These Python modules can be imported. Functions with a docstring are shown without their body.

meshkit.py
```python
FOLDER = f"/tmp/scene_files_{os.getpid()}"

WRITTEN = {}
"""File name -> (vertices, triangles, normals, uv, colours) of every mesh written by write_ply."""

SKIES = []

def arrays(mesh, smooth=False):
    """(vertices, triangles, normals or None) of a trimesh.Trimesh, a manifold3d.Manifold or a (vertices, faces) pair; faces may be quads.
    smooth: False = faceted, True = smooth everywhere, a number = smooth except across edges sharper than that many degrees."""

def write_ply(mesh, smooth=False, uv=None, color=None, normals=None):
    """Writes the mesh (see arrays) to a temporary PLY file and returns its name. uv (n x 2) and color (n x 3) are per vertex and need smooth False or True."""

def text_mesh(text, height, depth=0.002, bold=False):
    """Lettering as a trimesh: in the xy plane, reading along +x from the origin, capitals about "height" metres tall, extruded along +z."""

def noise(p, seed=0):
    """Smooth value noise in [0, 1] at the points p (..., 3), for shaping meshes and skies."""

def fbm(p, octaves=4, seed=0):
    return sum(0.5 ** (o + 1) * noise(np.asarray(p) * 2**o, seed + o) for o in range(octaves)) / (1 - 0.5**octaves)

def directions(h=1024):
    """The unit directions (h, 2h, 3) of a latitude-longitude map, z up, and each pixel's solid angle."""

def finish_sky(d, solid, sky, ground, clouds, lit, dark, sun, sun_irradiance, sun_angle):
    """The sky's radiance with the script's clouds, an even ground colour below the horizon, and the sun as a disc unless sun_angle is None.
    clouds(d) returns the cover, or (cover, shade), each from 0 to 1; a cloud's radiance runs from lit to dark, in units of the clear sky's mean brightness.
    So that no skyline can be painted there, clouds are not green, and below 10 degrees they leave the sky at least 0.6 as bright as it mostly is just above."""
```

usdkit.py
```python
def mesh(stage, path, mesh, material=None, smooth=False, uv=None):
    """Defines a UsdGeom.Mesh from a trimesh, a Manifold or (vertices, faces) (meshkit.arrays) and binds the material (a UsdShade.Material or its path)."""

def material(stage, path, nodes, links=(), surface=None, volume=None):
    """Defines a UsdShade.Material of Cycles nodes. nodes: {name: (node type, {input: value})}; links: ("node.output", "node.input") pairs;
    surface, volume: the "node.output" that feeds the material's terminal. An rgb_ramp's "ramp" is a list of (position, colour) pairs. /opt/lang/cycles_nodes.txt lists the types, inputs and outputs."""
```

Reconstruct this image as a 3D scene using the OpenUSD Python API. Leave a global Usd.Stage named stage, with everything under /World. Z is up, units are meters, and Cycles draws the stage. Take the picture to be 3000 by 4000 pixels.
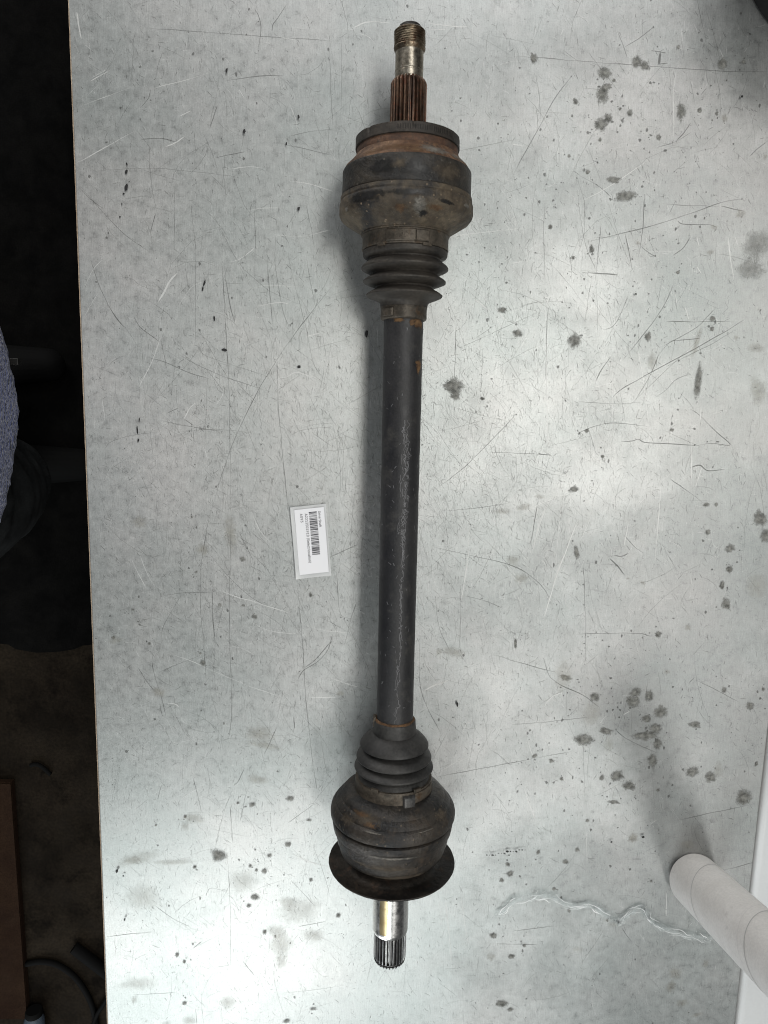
import math, random
import numpy as np, trimesh, manifold3d, usdkit, meshkit
from pxr import Usd, UsdGeom, UsdLux, UsdShade, Gf, Sdf
from shapely.geometry import Polygon

random.seed(7)
rng = np.random.default_rng(7)
stage = Usd.Stage.CreateInMemory()
UsdGeom.SetStageUpAxis(stage, UsdGeom.Tokens.z)
UsdGeom.SetStageMetersPerUnit(stage, 1.0)
UsdGeom.Xform.Define(stage, '/World'); UsdGeom.Scope.Define(stage, '/World/Looks')

# ------------------------------------------------------------------ camera
ZT = 0.90                 # bench top
HC = 0.672                # camera above the bench top
FPX = 2800.0              # focal length in pixels of the 3000 x 4000 photograph
TILT = math.atan(415 / FPX)
CAM = np.array([0, 0, ZT + HC])
FW = np.array([0, -math.sin(TILT), -math.cos(TILT)]); RT = np.array([1.0, 0, 0]); UP = np.array([0, math.cos(TILT), -math.sin(TILT)])
cam = UsdGeom.Camera.Define(stage, '/World/camera')
M = Gf.Matrix4d(*[float(x) for row in ((*RT, 0), (*UP, 0), (*(-FW), 0), (*CAM, 1)) for x in row])
cam.AddTransformOp().Set(M)
cam.CreateHorizontalApertureAttr(36.0); cam.CreateVerticalApertureAttr(48.0)
cam.CreateFocalLengthAttr(36.0 * FPX / 3000); cam.CreateClippingRangeAttr(Gf.Vec2f(0.02, 100))
cam.CreateExposureAttr(0.0)

# ------------------------------------------------------------------ light: the workshop's lamps, door light from the lower left, one added fill
def mat(name, nodes, links=(), surface=None, volume=None):
    return usdkit.material(stage, '/World/Looks/' + name, nodes, links, surface, volume)

dome = UsdLux.DomeLight.Define(stage, '/World/sky')
dome.GetPrim().SetCustomDataByKey('kind', 'structure')
dm = mat('room_air', {'b': ('background_shader', {'color': (0.95, 1.0, 1.03), 'strength': 0.04})}, surface='b.background')
UsdShade.MaterialBindingAPI.Apply(dome.GetPrim()).Bind(dm)

def rect(name, pos, aim, w, h, inten, color=(1, 1, 1)):
    l = UsdLux.RectLight.Define(stage, '/World/' + name)
    p, a = np.array(pos, float), np.array(aim, float)
    z = (p - a) / np.linalg.norm(p - a)
    x = np.cross([0, 1, 0.001], z); x /= np.linalg.norm(x); y = np.cross(z, x)
    l.AddTransformOp().Set(Gf.Matrix4d(*[float(v) for row in ((*x, 0), (*y, 0), (*z, 0), (*p, 1)) for v in row]))
    l.CreateWidthAttr(w); l.CreateHeightAttr(h); l.CreateIntensityAttr(inten); l.CreateColorAttr(Gf.Vec3f(*color))
    l.GetPrim().SetCustomDataByKey('kind', 'structure')
    return l
rect('ceiling_lamp', (0.85, -0.35, 3.15), (0.1, -0.35, 0.9), 0.45, 3.1, 7.0, (1, 0.995, 0.97))
rect('ceiling_lamp_001', (0.66, 0.10, 3.1), (0.2, 0.1, 0.9), 0.34, 0.75, 9, (1, 0.97, 0.90))
rect('ceiling_lamp_002', (-0.75, -2.5, 3.2), (-0.5, -1.6, 0), 1.4, 1.0, 7.2, (0.95, 1, 0.985))
rect('ceiling_lamp_003', (0.5, 1.95, 3.2), (0.4, 1.5, 0), 0.9, 0.6, 9.0, (1, 1, 1))
rect('door_light', (-1.5, -3.2, 1.7), (0.2, -.3, 1.0), 1.6, 1.4, 4.0, (0.94, 0.99, 1.04))
rect('door_light_001', (-1.6, 2.9, 1.8), (0.2, -.3, 1.0), 1.3, 1.4, 8.5, (1.0, 0.99, 0.97))  # added unseen fill that brightens the upright face of the cardboard tube

# ------------------------------------------------------------------ helpers
def ray(px, py):
    return FW + (px - 1500) / FPX * RT + (2000 - py) / FPX * UP
def onz(px, py, z):
    d = ray(px, py); return CAM + d * ((z - CAM[2]) / d[2])
def T(px, py, dz=0.0):
    return onz(px, py, ZT + dz)

used = {}
def path(name, parent=None):
    base = (parent.GetPath().pathString if parent is not None else '/World') + '/'
    k = used.get(base + name, 0); used[base + name] = k + 1
    return base + (name if k == 0 else f'{name}_{k:03d}')
def tag(p, label=None, cat=None, group=None, kind=None):
    p = p.GetPrim() if hasattr(p, 'GetPrim') else p
    for k, v in (('label', label), ('category', cat), ('group', group), ('kind', kind)):
        if v: p.SetCustomDataByKey(k, v)
    return p
ORG = {}
def thing(name, loc, label=None, cat=None, group=None, kind=None):
    x = UsdGeom.Xform.Define(stage, path(name)); x.AddTranslateOp().Set(Gf.Vec3d(*map(float, loc)))
    ORG[x.GetPath().pathString] = np.array(loc, float)
    return tag(x, label, cat, group, kind)
def obj(name, m, material, parent=None, smooth=35, label=None, cat=None, group=None, kind=None, fade=None):
    """world-space mesh m becomes ONE Mesh prim (moved into the parent's own coordinates)."""
    if hasattr(m, 'to_mesh'):
        mm = m.to_mesh(); v, f = np.array(mm.vert_properties[:, :3], float), np.array(mm.tri_verts)
    elif isinstance(m, tuple): v, f = np.asarray(m[0], float), np.asarray(m[1], int)
    else: v, f = np.array(m.vertices), np.array(m.faces)
    o = np.zeros(3)
    if parent is not None:
        pp = parent.GetPath().pathString
        while pp not in ORG: pp = pp.rpartition('/')[0]
        o = ORG[pp]
    g = usdkit.mesh(stage, path(name, parent), (v - o, f), material, smooth=smooth)
    if fade is not None:
        UsdGeom.PrimvarsAPI(g).CreatePrimvar('fade', Sdf.ValueTypeNames.FloatArray, 'vertex').Set([float(x) for x in fade])
    return tag(g, label, cat, group, kind)

def cat_mesh(ms):
    V, F, n = [], [], 0
    for v, f in ms:
        V.append(v); F.append(np.asarray(f) + n); n += len(v)
    return np.vstack(V), np.vstack(F)
def box(x0, x1, y0, y1, z0, z1):
    b = trimesh.creation.box((x1 - x0, y1 - y0, z1 - z0)); b.apply_translation(((x0 + x1) / 2, (y0 + y1) / 2, (z0 + z1) / 2)); return b
def prism(poly, z0, z1, bev=0.0, steps=4):
    """prism over a CCW convex polygon whose upper edge is rounded by bev."""
    P = Polygon(poly); rings = [(np.array(P.exterior.coords)[:-1], z0)]
    for k in range(steps + 1):
        a = k / steps * math.pi / 2
        q = P.buffer(-bev * (1 - math.cos(a)) - 1e-9, join_style=2)
        c = np.array(q.exterior.coords)[:-1]
        # same start corner
        i = np.argmin(np.linalg.norm(c - rings[0][0][0], axis=1)); c = np.roll(c, -i, axis=0)
        if Polygon(c).exterior.is_ccw != P.exterior.is_ccw: c = np.roll(c[::-1], 1, axis=0)
        rings.append((c, z1 - bev + bev * math.sin(a)))
    n = len(poly); V = np.vstack([np.c_[c, np.full(n, z)] for c, z in rings]); F = []
    for r in range(len(rings) - 1):
        for i in range(n):
            a, b = r * n + i, r * n + (i + 1) % n
            F += [[a, b, b + n], [a, b + n, a + n]]
    for i in range(1, n - 1):
        F.append([0, i + 1, i]); t = (len(rings) - 1) * n; F.append([t, t + i, t + i + 1])
    return V, np.array(F)
def tube(pts, r, n=12, cap=True):
    pts = np.asarray(pts, float); r = np.broadcast_to(r, len(pts))
    tg = np.gradient(pts, axis=0); tg /= np.linalg.norm(tg, axis=1, keepdims=True)
    V = []; u = np.cross(tg[0], [0.1, 0.2, 1.0]); u /= np.linalg.norm(u)
    for p, t, q in zip(pts, tg, r):
        u = u - t * (u @ t); u /= np.linalg.norm(u); w = np.cross(t, u)
        a = np.arange(n) / n * 2 * math.pi
        V.append(p + q * (np.cos(a)[:, None] * u + np.sin(a)[:, None] * w))
    m = len(pts); F = []
    for i in range(m - 1):
        for k in range(n):
            a, b = i * n + k, i * n + (k + 1) % n
            F += [[a, b, b + n], [a, b + n, a + n]]
    V = np.vstack(V)
    if cap:
        V = np.vstack([V, pts[0], pts[-1]])
        for k in range(n):
            F += [[m * n, (k + 1) % n, k], [m * n + 1, (m - 1) * n + k, (m - 1) * n + (k + 1) % n]]
    return V, np.array(F)
def spline_pts(pts, per=8):
    pts = np.asarray(pts, float)
    if len(pts) < 3:
        t = np.linspace(0, 1, per + 1)[:, None]; return pts[0] * (1 - t) + pts[1] * t
    P = np.vstack([2 * pts[0] - pts[1], pts, 2 * pts[-1] - pts[-2]]); out = []
    for i in range(1, len(P) - 2):
        for k in range(per):
            t = k / per; a, b, c, d = P[i - 1], P[i], P[i + 1], P[i + 2]
            out.append(0.5 * (2 * b + (c - a) * t + (2 * a - 5 * b + 4 * c - d) * t * t + (3 * b - a - 3 * c + d) * t ** 3))
    out.append(pts[-1]); return np.array(out)
def ribbon(pts, w, z):
    """flat tapered ribbon on the bench top along xy points."""
    pts = np.asarray(pts, float)[:, :2]; t = np.gradient(pts, axis=0); t /= np.linalg.norm(t, axis=1, keepdims=True) + 1e-12
    nrm = np.c_[-t[:, 1], t[:, 0]]; n = len(pts)
    w = np.broadcast_to(w, n) / 2
    V = np.empty((2 * n, 3)); V[0::2, :2] = pts + nrm * w[:, None]; V[1::2, :2] = pts - nrm * w[:, None]; V[:, 2] = z
    F = []
    for i in range(n - 1):
        a = 2 * i; F += [[a, a + 1, a + 3], [a, a + 3, a + 2]]
    return V, np.array(F)

# ------------------------------------------------------------------ materials
def grime(name, c0, c1, rust=None, rust_at=0.6, rough=0.55, scale=28, bump=0.25, metallic=0.0, fine=420, speck=None, spec=0.5, stretch=(1, 1, 1), var=0.3, ramp=0.14):
    n = {'tc': ('texture_coordinate', {}), 'mp': ('mapping', {'scale': stretch}),
         'n1': ('noise_texture', {'scale': scale, 'detail': 7.0, 'roughness': 0.62, 'distortion': 0.4}),
         'r1': ('rgb_ramp', {'ramp': [(0.5 - ramp, c0), (0.5 + ramp, c1)]}),
         'n2': ('noise_texture', {'scale': scale * 2.2, 'detail': 8.0, 'roughness': 0.7}),
         'n3': ('noise_texture', {'scale': fine, 'detail': 5.0, 'roughness': 0.65}),
         'bp': ('bump', {'strength': bump, 'distance': 0.0012}),
         'rr': ('map_range', {'from_min': 0.3, 'from_max': 0.7, 'to_min': rough - 0.1, 'to_max': rough + 0.14}),
         'v': ('rgb_ramp', {'ramp': [(0.32, (1 - 1.2 * var,) * 3), (0.66, (1 + var,) * 3)]}),
         'mv': ('mix_color', {'blend_type': 'multiply', 'fac': 1.0, 'use_clamp': False}),
         'p': ('principled_bsdf', {'metallic': metallic, 'specular_ior_level': spec})}
    L = [('tc.object', 'mp.vector'), ('mp.vector', 'n1.vector'), ('tc.object', 'n2.vector'), ('tc.object', 'n3.vector'), ('n1.fac', 'r1.fac'),
         ('n3.fac', 'bp.height'), ('bp.normal', 'p.normal'), ('n2.fac', 'rr.value'), ('rr.result', 'p.roughness'), ('n3.fac', 'v.fac'), ('v.color', 'mv.b')]
    last = 'r1.color'
    if rust:
        n['rm'] = ('rgb_ramp', {'ramp': [(rust_at - 0.06, (0, 0, 0)), (rust_at + 0.08, (1, 1, 1))]})
        n['mr'] = ('mix_color', {'b': rust}); L += [('n2.fac', 'rm.fac'), ('rm.color', 'mr.fac'), (last, 'mr.a')]; last = 'mr.result'
    if speck:
        n['vo'] = ('voronoi_texture', {'scale': 170.0, 'randomness': 1.0}); n['sr'] = ('rgb_ramp', {'ramp': [(0.1, (1, 1, 1)), (0.17, (0, 0, 0))]})
        n['ms'] = ('mix_color', {'b': speck}); L += [('tc.object', 'vo.vector'), ('vo.distance', 'sr.fac'), ('sr.color', 'ms.fac'), (last, 'ms.a')]; last = 'ms.result'
    L += [(last, 'mv.a'), ('mv.result', 'p.base_color')]
    return mat(name, n, L, 'p.BSDF')
def plain(name, c, rough=0.5, metallic=0.0, **kw):
    return mat(name, {'p': ('principled_bsdf', {'base_color': c, 'roughness': rough, 'metallic': metallic, **kw})}, surface='p.BSDF')
def faded(name, c, rough, metallic, amount=0.8, scale=260, c2=None):
    """a mark with crumbling borders: opaque where the mark's own fade value plus grain allows."""
    return mat(name, {'tc': ('geometry', {}), 'a': ('attribute', {'attribute': 'fade'}), 'nm': ('map_range', {'from_min': 0.3, 'from_max': 0.7, 'to_min': 0.0, 'to_max': 1.0}),
                      'n': ('noise_texture', {'scale': scale, 'detail': 7.0, 'roughness': 0.85, 'distortion': 0.8}),
                      'n2': ('noise_texture', {'scale': scale * 0.5, 'detail': 4.0}),
                      'cr': ('rgb_ramp', {'ramp': [(0.35, c), (0.62, c2 or tuple(min(1, 1.7 * x) for x in c))]}),
                      's': ('math', {'math_type': 'add'}), 'm': ('map_range', {'from_min': 0.86, 'from_max': 1.22, 'to_min': 0.0, 'to_max': amount}),
                      'p': ('principled_bsdf', {'roughness': rough, 'metallic': metallic}), 't': ('transparent_bsdf', {}), 'x': ('mix_closure', {})},
               [('tc.position', 'n.vector'), ('tc.position', 'n2.vector'), ('n2.fac', 'cr.fac'), ('cr.color', 'p.base_color'), ('a.fac', 's.value1'), ('n.fac', 'nm.value'), ('nm.result', 's.value2'), ('s.value', 'm.value'),
                ('m.result', 'x.fac'), ('t.BSDF', 'x.closure1'), ('p.BSDF', 'x.closure2')], 'x.closure')
def veil(name, c, rough, metallic, alpha):
    return mat(name, {'p': ('principled_bsdf', {'base_color': c, 'roughness': rough, 'metallic': metallic}), 't': ('transparent_bsdf', {}), 'x': ('mix_closure', {'fac': alpha})},
               [('t.BSDF', 'x.closure1'), ('p.BSDF', 'x.closure2')], 'x.closure')

sheet_m = mat('sheet_metal', {
    'g': ('geometry', {}), 'mp': ('mapping', {'scale': (1, 0.06, 1)}), 'mq': ('mapping', {'scale': (0.05, 1, 1)}),
    'big': ('noise_texture', {'scale': 7.0, 'detail': 6.0, 'roughness': 0.6}), 'fine': ('noise_texture', {'scale': 900.0, 'detail': 4.0, 'roughness': 0.7}),
    'mid': ('noise_texture', {'scale': 110.0, 'detail': 6.0, 'roughness': 0.75}),
    'st': ('noise_texture', {'scale': 1400.0, 'detail': 3.0, 'roughness': 0.7}), 'st2': ('noise_texture', {'scale': 900.0, 'detail': 3.0, 'roughness': 0.7}),
    'c1': ('rgb_ramp', {'ramp': [(0.34, (0.50, 0.53, 0.52)), (0.5, (0.555, 0.572, 0.562)), (0.66, (0.63, 0.63, 0.618))]}),
    'c2': ('rgb_ramp', {'ramp': [(0.27, (0.60, 0.60, 0.60)), (0.43, (0.93, 0.93, 0.93)), (0.72, (1.08, 1.08, 1.08))]}),
    'c3': ('rgb_ramp', {'ramp': [(0.25, (0.72, 0.72, 0.72)), (0.5, (1, 1, 1)), (0.8, (1.08, 1.08, 1.08))]}),
    'c4': ('rgb_ramp', {'ramp': [(0.3, (0.82, 0.82, 0.82)), (0.6, (1.03, 1.03, 1.03))]}),
    'm1': ('mix_color', {'blend_type': 'multiply', 'fac': 1.0, 'use_clamp': False}), 'm2': ('mix_color', {'blend_type': 'multiply', 'fac': 0.8, 'use_clamp': False}),
    'm3': ('mix_color', {'blend_type': 'multiply', 'fac': 0.7, 'use_clamp': False}),
    'sx': ('separate_xyz', {}), 'gx': ('math', {'math_type': 'multiply_add', 'value2': 0.9}), 'right_dim': ('map_range', {'range_type': 'smoothstep', 'from_min': 0.46, 'from_max': 0.84, 'to_min': 1.0, 'to_max': 0.70}),  # base colour dims towards the right, painting the fall-off of the sheen
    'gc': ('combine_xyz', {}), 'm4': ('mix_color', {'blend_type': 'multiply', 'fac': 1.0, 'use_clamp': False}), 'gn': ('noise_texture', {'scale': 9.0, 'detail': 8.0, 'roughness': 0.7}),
    'ro': ('map_range', {'from_min': 0.3, 'from_max': 0.7, 'to_min': 0.38, 'to_max': 0.48}),
    'ad': ('math', {'math_type': 'add'}), 'b': ('bump', {'strength': 0.18, 'distance': 0.0004}),
    'tg': ('combine_xyz', {'x': 1.0, 'y': 0.0, 'z': 0.0}), 'p': ('principled_bsdf', {'metallic': 0.72, 'specular_ior_level': 0.5, 'anisotropic': 0.65})},
    [('g.position', 'big.vector'), ('g.position', 'mid.vector'), ('g.position', 'fine.vector'), ('g.position', 'mp.vector'), ('g.position', 'mq.vector'), ('mp.vector', 'st.vector'), ('mq.vector', 'st2.vector'),
     ('big.fac', 'c1.fac'), ('mid.fac', 'c2.fac'), ('fine.fac', 'c3.fac'), ('st.fac', 'c4.fac'), ('c1.color', 'm1.a'), ('c2.color', 'm1.b'), ('m1.result', 'm2.a'), ('c3.color', 'm2.b'),
     ('m2.result', 'm3.a'), ('c4.color', 'm3.b'), ('g.position', 'sx.vector'), ('g.position', 'gn.vector'), ('sx.x', 'gx.value1'), ('gn.fac', 'gx.value3'), ('gx.value', 'right_dim.value'), ('right_dim.result', 'gc.x'), ('right_dim.result', 'gc.y'), ('right_dim.result', 'gc.z'), ('m3.result', 'm4.a'), ('gc.vector', 'm4.b'), ('m4.result', 'p.base_color'), ('mid.fac', 'ro.value'), ('ro.result', 'p.roughness'),
     ('tg.vector', 'p.tangent'), ('st.fac', 'ad.value1'), ('mid.fac', 'ad.value2'), ('ad.value', 'b.height'), ('b.normal', 'p.normal')], 'p.BSDF')
ply_m = grime('plywood', (0.30, 0.22, 0.15), (0.45, 0.36, 0.27), rough=0.7, scale=40, bump=0.15)
frame_m = grime('bench_frame_paint', (0.03, 0.03, 0.03), (0.05, 0.05, 0.05), rough=0.5)
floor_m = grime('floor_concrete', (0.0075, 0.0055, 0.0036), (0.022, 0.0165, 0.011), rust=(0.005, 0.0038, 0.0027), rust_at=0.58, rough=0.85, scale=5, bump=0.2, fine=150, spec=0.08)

# ------------------------------------------------------------------ the setting: floor
FL = prism([(-3, -3), (3, -3), (3, 3), (-3, 3)], -0.1, 0.0)
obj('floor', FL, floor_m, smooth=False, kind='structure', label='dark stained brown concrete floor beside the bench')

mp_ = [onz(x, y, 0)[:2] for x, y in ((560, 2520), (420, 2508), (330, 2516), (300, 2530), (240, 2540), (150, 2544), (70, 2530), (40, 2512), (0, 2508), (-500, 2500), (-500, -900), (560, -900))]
shade_poly = Polygon([(p[0], p[1]) for p in mp_]); mm_ = trimesh.creation.extrude_polygon(shade_poly, 0.006, engine='earcut'); mm_.apply_translation((0, 0, 0.004))
obj('floor_shade', mm_, grime('shade_black', (0.002, 0.002, 0.002), (0.005, 0.0048, 0.0045), rough=0.95, scale=20, spec=0.08), smooth=False, label='added dark sheet standing in for deep shade on the upper floor beside the bench', cat='shade sheet')  # near-black sheet added so this stretch of floor stays in deep shade

# ------------------------------------------------------------------ the bench
LE0, LE1 = T(268, 0), T(420, 4000)            # left edge of the metal sheet
RE0, RE1 = T(2961, 3200), T(2871, 4000)
def along(a, b, y):
    return a[:2] + (b[:2] - a[:2]) * ((y - a[1]) / (b[1] - a[1]))
YB, YF = 0.75, -0.95
lt, lb, rt_, rb = along(LE0, LE1, YB), along(LE0, LE1, YF), along(RE0, RE1, YB), along(RE0, RE1, YF)
bench = thing('workbench', (0, -0.1, 0), 'scratched metal topped workbench under the drive shaft', 'workbench')
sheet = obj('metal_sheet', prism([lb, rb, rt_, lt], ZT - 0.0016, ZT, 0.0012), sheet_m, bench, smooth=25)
dx = np.array([0.0016, 0])
obj('plywood_board', prism([lb - dx, rb - [0.001, 0], rt_ - [0.001, 0], lt - dx], ZT - 0.022, ZT - 0.0019, 0.0006), ply_m, bench, smooth=False)
for px_, py_ in ((lb[0] + .03, YF + .03), (rb[0] - .08, YF + .03), (lt[0] + .03, YB - .08), (rt_[0] - .08, YB - .08)):
    obj('leg', box(px_, px_ + .05, py_, py_ + .05, 0.001, ZT - 0.0825), frame_m, bench, smooth=False)
obj('apron', box(lb[0] + .03, lb[0] + .055, YF + .03, YB - .03, ZT - 0.082, ZT - 0.0225), frame_m, bench, smooth=False)
obj('apron', box(rb[0] - .055, rb[0] - .03, YF + .03, YB - .03, ZT - 0.082, ZT - 0.0225), frame_m, bench, smooth=False)

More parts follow.
